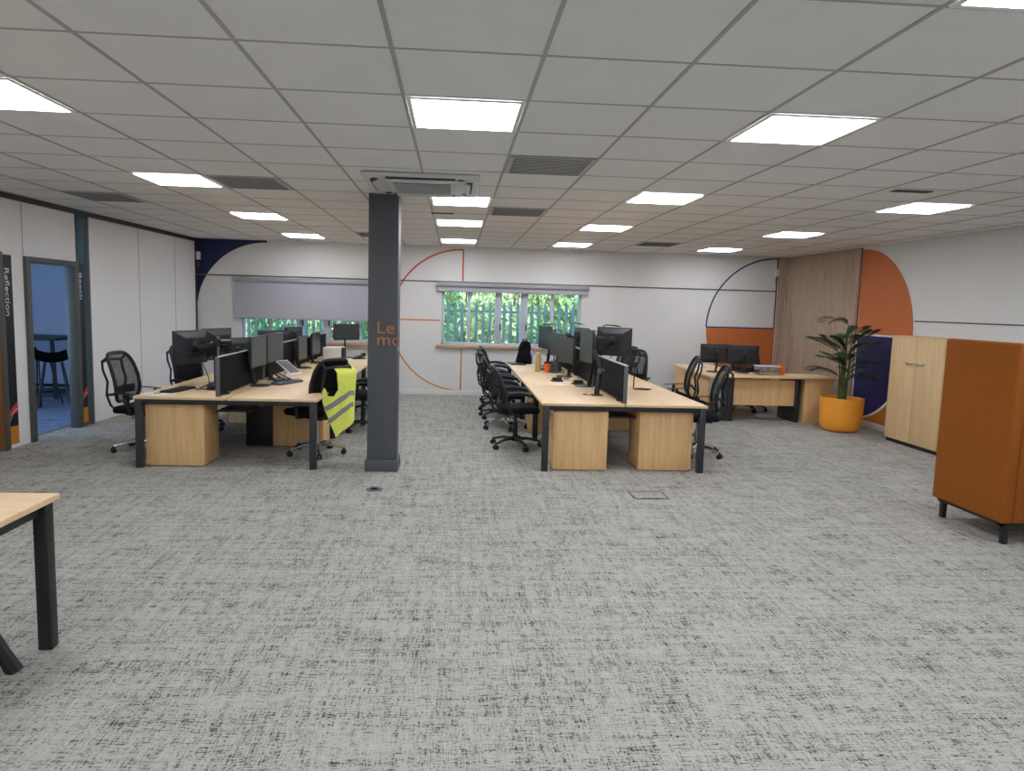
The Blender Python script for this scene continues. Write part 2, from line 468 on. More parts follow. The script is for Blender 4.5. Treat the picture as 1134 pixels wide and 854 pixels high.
def blind(x0, x1, ztop, zbot, label):
    o = thing('roller_blind', label, 'blind', ((x0+x1)/2, YB, 0)); h = (x1-x0)/2
    MB().b2((-h-.015, -.085, ztop-.07), (h+.015, -.002, ztop), .008).build('cassette', BLINDC, o)
    MB().b2((-h, -.046, zbot+.02), (h, -.043, ztop-.06)).build('cloth', BLINDF, o, 0)
    MB().b2((-h, -.055, zbot), (h, -.034, zbot+.025), .005).build('bottom_bar', BLINDC, o)
    ch = MB().tube([(h+.006, -.06, ztop-.06), (h+.01, -.06, 1.1)], .004, 5).build('pull_chain', WHP, o)
    return o
blind(-3.93, -1.15, 2.045, 1.315, 'grey roller blind pulled most of the way down on the left window')
blind(-.34, 2.42, 2.062, 1.895, 'grey roller blind rolled up above the right window')

# ------------------------------------------------------------------ outside: fence, ground, shrubs
FY = YB+3.0
gr = MB().grid(lambda u, v: Vector((-14+28*u, YB+.26+12*v, -.15+(0 if v < .3 else (v-.3)*2.4))), 24, 20, .05)
struct('ground_outside', gr, GRASS)
fo = thing('palisade_fence', 'green steel palisade fence seen through the windows', 'fence', (0, FY, -.1))
k = 0
for i in range(64):
    x = -6.0+i*.158
    poly = [(-.034, 0), (.034, 0), (.034, 1.76), (0, 1.84), (-.034, 1.76)]
    M = Matrix.Translation((x, 0, 0)) @ Matrix.Rotation(pi/2, 4, 'X')
    MB().prism(poly, M, .02).build('pale', FENCEM, fo, 0)
for z in (.35, 1.62): MB().b2((-6.2, .02, z-.025), (4.4, .06, z+.025)).build('rail', FENCEM, fo)
def shrub(x, y, rx, h, m, label, z0):
    o = thing('shrub', label, 'shrub', (x, y, z0), 0, 'shrubs behind the fence')
    b = bmesh.new()
    for i in range(2000):
        while True:
            p = Vector((random.uniform(-1, 1), random.uniform(-1, 1), random.uniform(-1, 1)))
            if .35 < p.length < 1: break
        c = Vector((p.x*rx, p.y*rx*.7, h*.52+p.z*h*.5)); s = random.uniform(.05, .11)
        R = Matrix.Rotation(random.uniform(0, 6.28), 3, 'Z') @ Matrix.Rotation(random.uniform(-1.2, 1.2), 3, 'X')
        q = [c+R @ Vector(v) for v in ((-s*.45, 0, 0), (0, -s, .2*s), (s*.45, 0, 0), (0, s, .2*s))]
        b.faces.new([b.verts.new(v) for v in q])
    MB()._merge(b).build('foliage', m, o, 0)
    mb = MB()
    for k in range(5):
        a = k*1.26; mb.tube([(0, 0, 0), (.15*cos(a)*rx, .15*sin(a), h*.35), (.5*cos(a)*rx, .4*sin(a)*rx, h*.75)], .02, 5)
    mb.build('stems', BARK, o)
sp = ['behind the left end of the left window', 'behind the second pane of the left window', 'behind the middle of the left window', 'behind the right side of the left window', 'behind the dark column', 'behind the left panes of the right window', 'behind the centre panes of the right window', 'behind the right panes of the right window', 'beyond the right edge of the right window']
for i in range(9):
    x = -5.9+i*1.36
    shrub(x, FY+1.5+random.uniform(0, .7), random.uniform(.62, .66), random.uniform(2.3, 3.1), SHRUB[i % 3], 'leafy green shrub beyond the fence, ' + sp[i], random.uniform(-.1, .15))

sp2 = ['far left', 'left', 'centre left', 'centre', 'centre right', 'right', 'far right', 'outermost right']
for i in range(8):
    x = -5.2+i*1.36
    shrub(x, FY+3.5+.15*(i % 2), .66, 3.3+.25*(i % 3), SHRUB[(i*2+1) % 3], 'taller shrub in the back row outside the windows, %s of the row' % sp2[i], .1)
# ------------------------------------------------------------------ wall graphics (vinyl, 3 mm proud)
def arc(cx, cz, R, a0, a1, n=40):
    return [(cx+R*cos(radians(a0+(a1-a0)*i/n)), cz+R*sin(radians(a0+(a1-a0)*i/n))) for i in range(n+1)]
MBK = lambda y: Matrix(((1, 0, 0, 0), (0, 0, -1, y), (0, 1, 0, 0), (0, 0, 0, 1)))     # x,z plane, extrude toward camera
MRT = lambda x: Matrix(((0, 0, -1, x), (1, 0, 0, 0), (0, 1, 0, 0), (0, 0, 0, 1)))     # y,z plane, extrude toward -x
def band(cx, cz, R, a0, a1, wd): return arc(cx, cz, R+wd/2, a0, a1)+arc(cx, cz, R-wd/2, a1, a0)
# navy spandrel, back left corner
mb = MB().prism([(-4.6, CE-.002), (-4.6, 1.45)]+arc(-3.36, 1.43, 1.235, 180, 90)+[(-3.36, CE-.002)], MBK(YB), .003)
tag(mb.build('wall_graphic', NAVY, None, 0), 'navy painted corner shape at top left of the back wall', 'wall graphic')
# red to amber half circle outline
ro = thing('wall_graphic', 'thin red and amber half circle outline around the left of the right window', 'wall graphic', (0, 0, 0))
MB().prism(band(.125, 1.37, 1.285, 90, 270, .028), MBK(YB), .003).build('arc_line', RING, ro, 0)
MB().prism([(.111, 2.09), (.139, 2.09), (.139, 2.655), (.111, 2.655)], MBK(YB), .003).build('upper_line', RING, ro, 0)
MB().prism([(.111, .095), (.139, .095), (.139, .87), (.111, .87)], MBK(YB), .003).build('lower_line', RING, ro, 0)
MB().prism([(-1.15, 1.356), (-.27, 1.356), (-.27, 1.384), (-1.15, 1.384)], MBK(YB), .003).build('cross_line', RING, ro, 0)
# blue quarter outline + orange quarter, back right
bo = thing('wall_graphic', 'blue quarter circle outline above an orange patch at right of back wall', 'wall graphic', (0, 0, 0))
MB().prism(band(5.98, 1.38, 1.295, 90, 180, .028), MBK(YB), .003).build('arc_line', BLUEL, bo, 0)
MB().prism([(5.966, 1.38), (5.994, 1.38), (5.994, 2.68), (5.966, 2.68)], MBK(YB), .003).build('side_line', BLUEL, bo, 0)
MB().prism([(4.685, 1.366), (5.98, 1.366), (5.98, 1.392), (4.685, 1.392)], MBK(YB), .0035).build('cross_line', BLUEL, bo, 0)
MB().prism([(5.98, 1.37), (5.98, .10)]+arc(5.98, 1.37, 1.295, 270, 180), MBK(YB), .003).build('orange_quarter', ORP, bo, 0)
# right wall: orange quarter, navy quarter with white edge, amber spandrel
go = thing('wall_graphic', 'orange quarter circle above a white edged navy quarter on the right wall', 'wall graphic', (0, 0, 0))
cy_, cz_, R_ = 10.20, 1.385, 1.29
MB().prism([(cy_, cz_)]+arc(cy_, cz_, R_, 90, 180), MRT(XR), .003).build('orange_quarter', ORP, go, 0)
MB().prism([(cy_, cz_)]+arc(cy_, cz_, R_, 180, 270), MRT(XR), .004).build('navy_quarter', NAVYP, go, 0)
MB().prism(band(cy_, cz_, R_, 180, 270, .035), MRT(XR), .006).build('arc_edge', WHITEL, go, 0)
MB().prism([(cy_-R_, cz_-.014), (cy_, cz_-.014), (cy_, cz_+.014), (cy_-R_, cz_+.014)], MRT(XR), .006).build('top_edge', WHITEL, go, 0)
MB().prism([(cy_-.03, .1), (cy_+.01, .1), (cy_+.01, cz_), (cy_-.03, cz_)], MRT(XR), .006).build('side_edge', WHITEL, go, 0)
MB().prism([(cy_-.02, .096)]+arc(cy_, cz_, R_, 270, 180)+[(cy_-R_, .096)], MRT(XR), .003).build('amber_corner', ORB, go, 0)

# timber slat panel
so = thing('slat_panel', 'vertical oak slat panel filling the back right corner', 'slat panel', (XR, YB, 0))
MB().b2((-.012, -2.27, 0), (-.001, -.002, CE-.002)).b2((-.24, -.012, 0), (-.012, -.002, CE-.002)).build('backing', SLATB, so, 0)
mb = MB()
y = -2.265
while y < -.30: mb.b2((-.055, y, .0), (-.012, y+.034, CE-.001), .002, 1); y += .064
for y in (-.24, -.15, -.07): mb.b2((-.05, y, 0), (-.012, y+.04, CE-.001), .002, 1)
x = -.235
while x < -.06: mb.b2((x, -.034, 0), (x+.036, -.012, CE-.001), .002, 1); x += .0475
mb.build('slats', SLATW, so)

# ------------------------------------------------------------------ column
co = thing('column', 'dark grey square column with copper lettering in mid room', 'column', (-.702, 6.83, 0))
MB().b2((-.143, -.145, 0), (.143, .145, CE), .004).build('shaft', CHAR, co)
MB().b2((-.163, -.165, 0), (.163, .165, .115), .006).build('plinth', CHAR, co)
for txt, zb, hh in (('Le', 1.372, .165), ('mo', 1.258, .165)):
    b = text_mesh(txt, hh, .0015)
    xs = [v.co.x for v in b.verts]; x0 = min(xs)
    for v in b.verts: v.co = Vector(((v.co.x-x0)*1.14-.050, -.147-v.co.z, zb+v.co.y))
    geom = b.verts[:]+b.edges[:]+b.faces[:]
    bmesh.ops.bisect_plane(b, geom=geom, plane_co=(.142, 0, 0), plane_no=(1, 0, 0), clear_outer=True)
    MB()._merge(b).build('lettering', TEXTO, co, 0)
MB().box((.1445, -.06, 1.22), (.006, .03, .045), .002).build('switch', WHP, co)

# ------------------------------------------------------------------ ceiling fittings
def light_proto(label):
    o = thing('ceiling_light', label, 'ceiling light')
    mb = MB(); a, b = .3, .276
    for s in (-1, 1):
        mb.b2((s*b, -a, -.006), (s*a, a, 0), .001, 1); mb.b2((-b, s*b, -.006), (b, s*a, 0), .001, 1)
    mb.build('frame', LFRAME, o)
    MB().b2((-.277, -.277, -.0045), (.277, .277, -.001)).build('diffuser', LIGHT, o, 0)
    return o
cn = {-3: 'leftmost', 1: 'second', 4: 'third', 8: 'rightmost'}
spots = [(c, r_) for c in (-3, 1, 4, 8) for r_ in (1, 5, 9, 13)]
spots = [(c, 6 if (c, r_) == (1, 5) else r_) for c, r_ in spots]
rn = {1: 'nearest the camera', 5: 'second from the camera', 6: 'half hidden by the air conditioner', 9: 'second from the back wall', 13: 'nearest the back wall'}
for c, r_ in spots:
    if (c, r_) == (8, 1): continue
    x, y = cell(c, r_)
    inst('clight', light_proto, 'square ceiling light in the %s column of lights, %s' % (cn[c], rn[r_]), (x, y, CE-.004), 0, 'ceiling lights')
x, y = cell(4, -2)
inst('clight', light_proto, 'square ceiling light cut off at the top right edge of the photo', (x, y, CE-.004), 0, 'ceiling lights')
for c in (-3, 1, 4, 8):                                   # the same lamps carry on behind the camera
    for r_ in (-3, -7, -11):
        if (c, r_) == (4, -3): continue
        x, y = cell(c, r_)
        inst('clight', light_proto, 'square ceiling light behind the camera', (x, y, CE-.004), 0, 'ceiling lights behind the camera')
x, y = cell(8, 1)
inst('clight', light_proto, 'square ceiling light just outside the right edge of the photo', (x, y, CE-.004), 0, 'ceiling lights behind the camera')
def vent_proto(label):
    o = thing('ceiling_vent', label, 'vent')
    MB().b2((-.3, -.3, -.006), (.3, .3, 0), .002).build('plate', VENT, o)
    mb = MB()
    for i in range(13): mb.b2((-.27, -.27+i*.045-.004, -.009), (.27, -.27+i*.045+.004, -.006))
    mb.build('slots', GREYP, o, 0)
    return o
for c, r_, lb in ((2, 3, 'grey ceiling vent right of the air conditioner, nearest the camera'), (2, 7, 'grey ceiling vent beyond the air conditioner beside the small lights'), (-2, 5, 'grey ceiling vent touching the left ceiling light'), (-5, 7, 'grey ceiling vent near the left wall'), (6, 12, 'faint ceiling vent far back at right'), (-1, 12, 'faint ceiling vent far back left of the column')):
    x, y = cell(c, r_); inst('cvent', vent_proto, lb, (x, y, CE-.004), 0, 'ceiling vents')
x, y = cell(7, 4)
o = thing('ceiling_vent', 'small dark slot in the ceiling above the right rear light', 'vent', (3.72, 5.5, CE-.003))
MB().b2((-.16, -.04, -.006), (.16, .05, 0), .002).build('plate', VENTD, o)
o = thing('ceiling_vent', 'short dark slot in the ceiling behind the air conditioner', 'vent', (-.17, 7.94, CE-.003))
MB().b2((-.13, -.03, -.006), (.13, .03, 0), .002).build('plate', VENTD, o)
# smoke detectors are not visible; air conditioner cassette
ac = thing('air_conditioner', 'white ceiling cassette air conditioner in front of the column', 'air conditioner', (-.30, 6.02, CE-.003))
h = .475
MB().b2((-h, -h, -.03), (h, h, 0), .012, 3).build('panel', ACW, ac)
mb = MB()
for i in range(4):
    a = i*pi/2; R = Matrix.Rotation(a, 4, 'Z')
    mb.box((0, -.395, -.033), (.56, .055, .008), .003, M=R)
    mb.box((.325, -.375, -.033), (.05, .05, .008), .003, rot=(0, 0, .8), M=R)
mb.build('air_slot', ACD, ac)
for i in range(4):
    R = Matrix.Rotation(i*pi/2, 4, 'Z')
    MB().box((0, -.378, -.042), (.5, .05, .012), .004, rot=(.35, 0, 0), M=R).build('louvre', ACW, ac)
MB().b2((-.30, -.30, -.045), (.30, .30, -.028), .01, 3).build('grille_frame', ACW, ac)
MB().b2((-.235, -.245, -.0465), (.235, .245, -.044)).build('filter', ACD, ac, 0)
mb = MB()
for i in range(9): mb.b2((-.23, -.225+i*.056-.011, -.055), (.23, -.225+i*.056+.011, -.045))
for i in range(2): mb.b2((-.085+i*.17-.004, -.24, -.053), (-.085+i*.17+.004, .24, -.051))
mb.build('grille', ACG, ac, 0)

# wall sensors
def sensor(x, y, z, label):
    o = thing('wall_sensor', label, 'sensor', (x, y, z))
    MB().box((0, -.03, 0), (.07, .06, .14), .012, 3).build('body', WHP, o)
    MB().box((0, -.03, -.155), (.03, .03, .10), .006).build('bracket', GREYP, o)
sensor(-4.545, YB-.003, 2.40, 'small white sensor box high in the back left corner')
sensor(5.955, YB-.004, 2.42, 'small white sensor box high beside the slat panel')

# ------------------------------------------------------------------ furniture
def office_chair(base_m, label, net=None, top=1.055, loop=False):
    net = net or NETM; kz = (top-.42)/(1.055-.42)
    o = thing('office_chair', label, 'chair')
    a5 = [radians(18+72*k) for k in range(5)]
    mb = MB().lathe([(0, .075), (.035, .075), (.04, .09), (.04, .125), (.03, .14), (0, .14)], 16)
    for a in a5: mb.tube([(.02*cos(a), .02*sin(a), .108), (.16*cos(a), .16*sin(a), .105), (.30*cos(a), .30*sin(a), .072)], .02, 8, .8, rs=[.026, .022, .016])
    mb.build('base', base_m, o)
    for a in a5:
        c = Vector((.30*cos(a), .30*sin(a), 0)); d = Vector((-sin(a), cos(a), 0))
        m2 = MB()
        for s in (-1, 1): m2.cyl(c+d*s*.008+Vector((0, 0, .029)), c+d*s*.026+Vector((0, 0, .029)), .028, 14)
        m2.cyl(c+Vector((0, 0, .05)), c+Vector((0, 0, .075)), .012, 8)
        m2.box(c+Vector((0, 0, .048)), (.03, .03, .02), .006)
        m2.build('castor', CASTER, o)
    MB().cyl((0, 0, .13), (0, 0, .30), .028, 14).cyl((0, 0, .30), (0, 0, .41), .016, 12).build('gas_lift', BLK if base_m is BLK else CHROME, o)
    mb = MB().box((0, -.03, .415), (.17, .26, .05), .012).tube([(.08, 0, .41), (.22, .02, .405), (.27, .02, .40)], .008, 8)
    mb.build('seat_mechanism', BLK, o)
    MB().box((0, .02, .468), (.49, .47, .075), .034, 5).build('seat', FAB, o)
    # back: ring, net, lumbar pad, double spine
    z0, z1 = .545, top
    def bp(u, v):                      # u -1..1 across, v 0..1 up
        z = z0+(z1-z0)*v
        wd = .225+.02*sin(pi*v)-.02*v
        x = u*wd
        y = -.205-.085*v**1.3+.025*sin(pi*v*1.2)+.63*x*x
        return Vector((x, y, z))
    ring = []
    n = 9
    cor = .16
    path = []
    for i in range(48):
        t = i/48*2*pi; cu, cv = cos(t), sin(t)
        e = 2/5.0
        path.append((math.copysign(abs(cu)**e, cu), .5+.5*math.copysign(abs(cv)**e, cv)))
    path.append(path[0])
    mb = MB().tube([bp(*p) for p in path], .019, 8, cap=False)
    mb.build('back_frame', BLK, o)
    def inner(i, j):
        u, v = i*2-1, j
        k = 1-.06*max(0, abs(u)-.7)/.3
        return bp(u*.97, .5+(v-.5)*.97*(1-.10*abs(u)**6))
    MB().grid(inner, 14, 14).build('back_net', net, o)
    MB().grid(lambda i, j: bp((i*2-1)*.78, .16+.16*j)+Vector((0, -.014, 0)), 10, 4, .012).build('lumbar_pad', BLK, o)
    mb = MB()
    for s in (-1, 1):
        pts = [(s*.05, -.10, .42), (s*.09, -.22, .43), (s*.13, -.285, .50), (s*.165, -.305, .62), (s*.175, -.285, .76), (s*.185, -.325, .88), (s*.18, -.335, .975), (s*.17, -.29, 1.01)]
        mb.tube([(x, y, .42+(z-.42)*kz) for x, y, z in pts], .016, 8, .75)
    mb.tube([(-.165, -.305, .62), (0, -.29, .60), (.165, -.305, .62)], .014, 8)
    mb.tube([(-.18, -.333, .42+.55*kz), (0, -.34, .42+.565*kz), (.18, -.333, .42+.55*kz)], .014, 8)
    mb.tube([(0, -.29, .60), (0, -.22, .68)], .014, 8)
    mb.build('back_support', BLK, o)
    for s in (-1, 1):
        if loop:
            ar = MB().tube([(s*.18, -.06, .425), (s*.27, -.08, .44), (s*.295, -.13, .54), (s*.295, -.15, .64), (s*.293, -.10, .672), (s*.29, .04, .672), (s*.287, .16, .645), (s*.285, .20, .605)], .017, 8).build('armrest', BLK, o)
            MB().tube([(s*.293, -.12, .676), (s*.292, -.02, .688), (s*.288, .10, .676), (s*.286, .17, .652)], .026, 8, .6).build('arm_pad', BLK, ar)
            continue
        ar = MB().tube([(s*.18, 0, .425), (s*.265, 0, .43), (s*.285, -.01, .50), (s*.285, -.02, .64)], .02, 8, .7)
        ar = ar.build('armrest', BLK, o)
        MB().grid(lambda i, j: Vector((s*.285+(i-.5)*.075*(1-.25*abs(2*j-1)**4), -.16+.27*j, .655-.02*(j*j)+.008*sin(pi*i))), 5, 10, .026).build('arm_pad', BLK, ar)
    return o
def chair(x, y, ang, label, grp, kind='b'):
    return inst('chair_'+kind, lambda l: office_chair(CHROME if kind in 'cmd' else BLK, l, FAB if kind in 'sd' else None, *((.965, True) if kind in 'lm' else ())), label, (x, y, 0), radians(ang), grp)

TOPZ = .705
def bench(name, label, x0, x1, y0, bays, panel=None):
    xc = (x0+x1)/2; o = thing(name, label, 'desk', (xc, y0, 0)); hw = (x1-x0)/2
    y = 0; ys = [0]
    for b in bays: y += b; ys.append(y)
    for i, b in enumerate(bays):
        for s in (-1, 1):
            lo, hi = sorted((s*.012, s*hw))
            MB().b2((lo, ys[i]+.002, TOPZ-.026), (hi, ys[i+1]-.002, TOPZ), .003).build('desktop', WTOP, o)
    for i, yy in enumerate(ys):
        e = .03 if i == 0 else (-.03 if i == len(ys)-1 else 0)
        ins = .035 if e else .12
        for s in (-1, 1):
            lo, hi = sorted((s*(hw-ins+.02), s*(hw-ins-.045)))
            MB().b2((lo, yy+e-.03, 0), (hi, yy+e+.03, TOPZ-.026), .004).build('leg', DLEG, o)
        MB().b2((-hw+ins, yy+e-.025, TOPZ-.072), (hw-ins, yy+e+.025, TOPZ-.026), .003).build('cross_beam', BLKM, o)
    for s in (-1, 1): MB().b2((s*hw*.55-.02, .05, TOPZ-.07), (s*hw*.55+.02, ys[-1]-.05, TOPZ-.028)).build('long_beam', BLKM, o)
    MB().b2((-.18, .25, TOPZ-.18), (.18, ys[-1]-.25, TOPZ-.165)).build('cable_tray', BLKM, o)
    MB().b2((-.06, ys[1]-.10, 0), (.06, ys[1]+.10, TOPZ-.165), .004).build('cable_riser', BLKM, o)
    if panel: MB().b2(*panel, .003).build('leg_panel', BLKM, o)
    return o
bench('bench_desk', 'long maple bench desk with black legs on the left, beside the column', -3.09, -1.33, 6.70, [1.6, 1.6, 1.2, 1.2], ((-.14, 1.1, 0), (.17, 1.16, .60)))
bench('bench_desk', 'long maple bench desk with black legs in the middle right', .895, 2.61, 6.76, [1.6, 1.6, 1.6])

def ped_proto(label):
    o = thing('pedestal', label, 'drawer unit'); w_, d_, h_ = .42, .56, .62      # drawers on -x face
    MB().b2((-d_/2+.02, -w_/2, .01), (d_/2, w_/2, h_), .002).build('body', WPED, o)
    for z0, z1 in ((.02, .30), (.304, .455), (.459, .61)):
        dr = MB().b2((-d_/2, -w_/2+.002, z0), (-d_/2+.018, w_/2-.002, z1), .002).build('drawer', WPED, o)
        zc = z1-.05
        MB().tube([(-d_/2, -.06, zc), (-d_/2-.022, -.05, zc), (-d_/2-.022, .05, zc), (-d_/2, .06, zc)], .005, 6).build('handle', ALU, dr)
    return o
def ped(x, y, flip, label): return inst('ped', ped_proto, label, (x, y, 0), pi if flip else 0, 'under-desk pedestals')
ped(-2.73, 6.99, False, 'wooden pedestal under the near left end of the left bench')
ped(-1.76, 7.98, True, 'wooden pedestal under the left bench behind the chair with the vest')
ped(-2.73, 9.4, False, 'wooden pedestal further back under the left side of the left bench')
ped(1.31, 7.02, False, 'wooden pedestal under the near left end of the right bench')
ped(2.21, 7.05, True, 'wooden pedestal under the near right end of the right bench')
ped(1.29, 9.0, False, 'wooden pedestal under the right bench beside the second chair')
ped(2.21, 9.3, True, 'wooden pedestal seen back between the two near pedestals')

def screen(x, y0, y1, label):
    o = thing('desk_screen', label, 'desk screen', (x, y0, TOPZ)); l = y1-y0
    MB().b2((-.016, .012, .012), (.016, l-.012, .385), .004).build('panel', SCRF, o)
    mb = MB(); mb.b2((-.02, 0, .004), (.02, .014, .39), .003).b2((-.02, l-.014, .004), (.02, l, .39), .003).b2((-.02, .014, .384), (.02, l-.014, .396), .003)
    mb.build('edge_trim', GREYP, o)
    MB().b2((-.0205, .0, .391), (.0205, l, .3975), .002).build('top_rail', ALU, o)
    for yy in (.25, l-.25): MB().b2((-.03, yy-.03, 0), (.03, yy+.03, .03), .004).build('clamp', BLKM, o)
screen(-2.30, 6.74, 8.26, 'black fabric desk screen nearest on the left bench')
screen(-2.30, 8.34, 9.86, 'second black desk screen on the left bench')
screen(-2.30, 9.94, 11.06, 'third black desk screen on the left bench')
screen(-2.30, 11.14, 12.25, 'farthest black desk screen on the left bench')
screen(1.7525, 6.80, 8.32, 'black fabric desk screen nearest on the right bench')
screen(1.7525, 8.40, 9.92, 'middle black desk screen on the right bench')
screen(1.7525, 10.0, 11.5, 'farthest black desk screen on the right bench')

def monitor(kind, label, wd=.55, hg=.34, zc=.33):
    # screen faces local +y ; origin on desk below the screen
    o = thing('monitor', label, 'monitor')
    MB().b2((-wd/2, -.012, zc-hg/2), (wd/2, .012, zc+hg/2), .005).build('bezel', MONB, o)
    MB().b2((-wd/2+.012, .0115, zc-hg/2+.018), (wd/2-.012, .0135, zc+hg/2-.012)).build('display', DISP, o, 0)
    # tapered back shell
    b = bmesh.new(); bmesh.ops.create_cube(b, size=1)
    for v in b.verts:
        back = v.co.y < 0
        k = .58 if back else .94
        v.co = Vector((v.co.x*wd*k, -.066 if back else -.012, zc+v.co.z*hg*(k if back else .94)))
    bmesh.ops.bevel(b, geom=b.edges[:], offset=.006, segments=2, affect='EDGES')
    MB()._merge(b).build('back_shell', MONB, o)
    mb = MB(); mb.box((0, -.067, zc+.05), (.05, .004, .022), .001); mb.build('badge', GREYP, o)
    if kind == 'stand':
        MB().tube([(0, -.045, .01), (0, -.076, zc*.45), (0, -.08, zc*.8), (0, -.07, zc)], .026, 10, .5).build('neck', BLKM, o)
        MB().lathe([(0, 0), (.115, 0), (.115, .008), (.09, .014), (0, .016)], 28, (0, .02, 0)).build('foot', BLKM, o)
    else:
        sx = -1 if kind == 'arm_l' else 1
        px_, py_ = sx*.20, -.16
        MB().cyl((px_, py_, .03), (px_, py_, zc+.10), .019, 14).build('pole', ALU if kind == 'arm_l' else BLKM, o)
        MB().b2((px_-.055, py_-.05, 0), (px_+.055, py_+.06, .03), .006).build('clamp_foot', BLKM, o)
        mb = MB().tube([(px_, py_, zc+.03), (sx*.05, py_-.05, zc+.035), (0, -.105, zc)], .02, 8, 1.4)
        mb.cyl((0, -.105, zc), (0, -.06, zc), .026, 12); mb.cyl((px_, py_, zc-.005), (px_, py_, zc+.065), .03, 14)
        mb.build('arm', BLKM, o)
        MB().box((0, -.07, zc), (.11, .012, .11), .004).build('mount_plate', BLKM, o)
        pts = [(.03, -.07, zc-.05), (.05, -.10, zc-.14), (px_*.6, py_+.03, .10), (px_*.8, py_+.05, .02)]
        MB().tube(pts, .005, 6).build('cable', BLK, o)
    return o
def mon(kind, x, y, ang, label, grp, wd=.55, hg=.34, zc=.40):
    key = ('mon', kind, wd, hg, zc)
    return inst(key, lambda l: monitor(kind, l, wd, hg, zc), label, (x, y, TOPZ), radians(ang), grp)
G1, G2, G3 = 'monitors on the left bench', 'monitors on the right bench', 'monitors on the corner desk'
# ang: rotation of +y (screen normal).  90 -> faces -x, -90 -> faces +x
mon('arm_r', -2.84, 7.50, 70, 'dark monitor seen from behind, nearest on the left bench', G1, .50, .36, .43)
mon('arm_l', -2.72, 7.98, 72, 'dark monitor seen from behind, just behind the nearest left monitor', G1, .50, .36, .44)
mon('stand', -2.84, 8.95, 62, 'dark monitor seen from behind over the second left desk screen', G1, zc=.29)
mon('stand', -2.66, 10.3, 40, 'dark monitor back further along the left bench under the window', G1, zc=.34)
mon('stand', -2.50, 10.75, 75, 'dark monitor beyond the screen clamps below the left window', G1, zc=.38)
mon('stand', -2.185, 7.72, -91, 'dull reflecting monitor parallel to the nearest left desk screen', G1, .55, .345, .385)
mon('stand', -2.17, 8.36, -94, 'monitor with dark display behind the tilted tablet stand', G1, .58, .345, .385)
mon('stand', -2.17, 9.85, -91, 'narrow edge-on dark monitor in the middle of the left bench', G1, .50, .34, .29)
mon('stand', -2.16, 10.75, -92, 'pale reflecting monitor left of the white box', G1, .52, .34, .30)
mon('stand', -1.86, 11.85, -152, 'monitor behind the white box near the left window', G1, .46, .28, .44)
# right bench, left side (faces -x)
mon('stand', 1.63, 8.30, 95, 'tall grey monitor above the black disc bases on the right bench', G2, .56, .40, .50)
mon('stand', 1.56, 9.40, 102, 'grey monitor behind the orange cup, nearer of a pair', G2, .58, .36, .37)
mon('stand', 1.52, 10.02, 103, 'grey monitor behind the tan bottle, farther of a pair', G2, .55, .34, .41)
mon('stand', 1.47, 11.0, 104, 'farthest monitor on the right bench in front of the window', G2, .56, .36, .47)
# right bench, right side (faces +x)
mon('arm_l', 2.12, 8.95, -38, 'black monitor back above the near desk screen on the right bench', G2, .50, .38, .53)
mon('arm_r', 2.02, 9.85, -70, 'black monitor back partly hidden behind the tall grey monitor', G2, .52, .34, .42)
mon('arm_l', 2.02, 10.75, -75, 'black monitor back farthest on the right side of the right bench', G2, .52, .34, .48)
# corner desk
mon('stand', 4.16, 10.62, 4, 'left monitor of the pair on the corner desk, seen from behind', G3, .50, .30, .30)
mon('stand', 4.60, 10.58, -3, 'right monitor of the pair on the corner desk, seen from behind', G3, .50, .30, .29)

# bare monitor arm at the front of the right bench
o = thing('monitor_mount', 'bare black monitor arm leaning by the nearest right desk screen', 'monitor arm', (1.60, 7.42, TOPZ))
MB().b2((-.07, -.045, 0), (.05, .045, .016), .004).build('foot', BLKM, o)
MB().cyl((-.01, 0, .016), (-.01, 0, .06), .03, 14).build('collar', BLKM, o)
MB().tube([(-.01, 0, .05), (.005, .02, .16), (.03, .05, .27)], .022, 8, 1.3).build('lower_arm', BLKM, o)
MB().tube([(.03, .05, .27), (.01, .06, .36), (-.05, .08, .50)], .034, 8, .8).build('upper_arm', MONB, o)
MB().cyl((.01, .02, .27), (.06, .07, .27), .03, 14).build('joint', GREYP, o)
MB().tube([(-.04, 0, .01), (-.12, -.02, .006), (-.16, .05, .006), (-.10, .12, .006)], .004, 6).build('cable', BLK, o)

# desk lamps with thin bent arms behind the monitors
def lamp(x, y, ztop, dx, label):
    o = thing('desk_lamp', label, 'desk lamp', (x, y, TOPZ)); h = ztop-TOPZ; s = 1 if dx > 0 else -1
    MB().lathe([(0, 0), (.05, 0), (.05, .014), (.02, .02), (0, .02)], 18).build('foot', BLKM, o)
    MB().tube([(0, 0, .015), (0, 0, h-.05), (s*.012, 0, h-.015), (s*.05, 0, h), (dx, 0, h-.005)], .008, 8).build('arm', BLKM, o)
    MB().box((dx, 0, h-.012), (.10, .03, .016), .005, rot=(0, s*.12, 0)).build('lamp_head', BLKM, o)
lamp(1.585, 10.72, 1.405, -.16, 'thin black desk lamp over the farthest right bench monitor')
lamp(1.62, 10.30, 1.33, -.13, 'thin black desk lamp over the pair of grey monitors')
lamp(1.835, 10.75, 1.425, .15, 'thin black desk lamp in front of the window right edge')
lamp(1.95, 10.10, 1.34, .14, 'short black desk lamp right of the tall grey monitor')
lamp(2.03, 9.28, 1.445, .20, 'thin black desk lamp over the right monitor back')

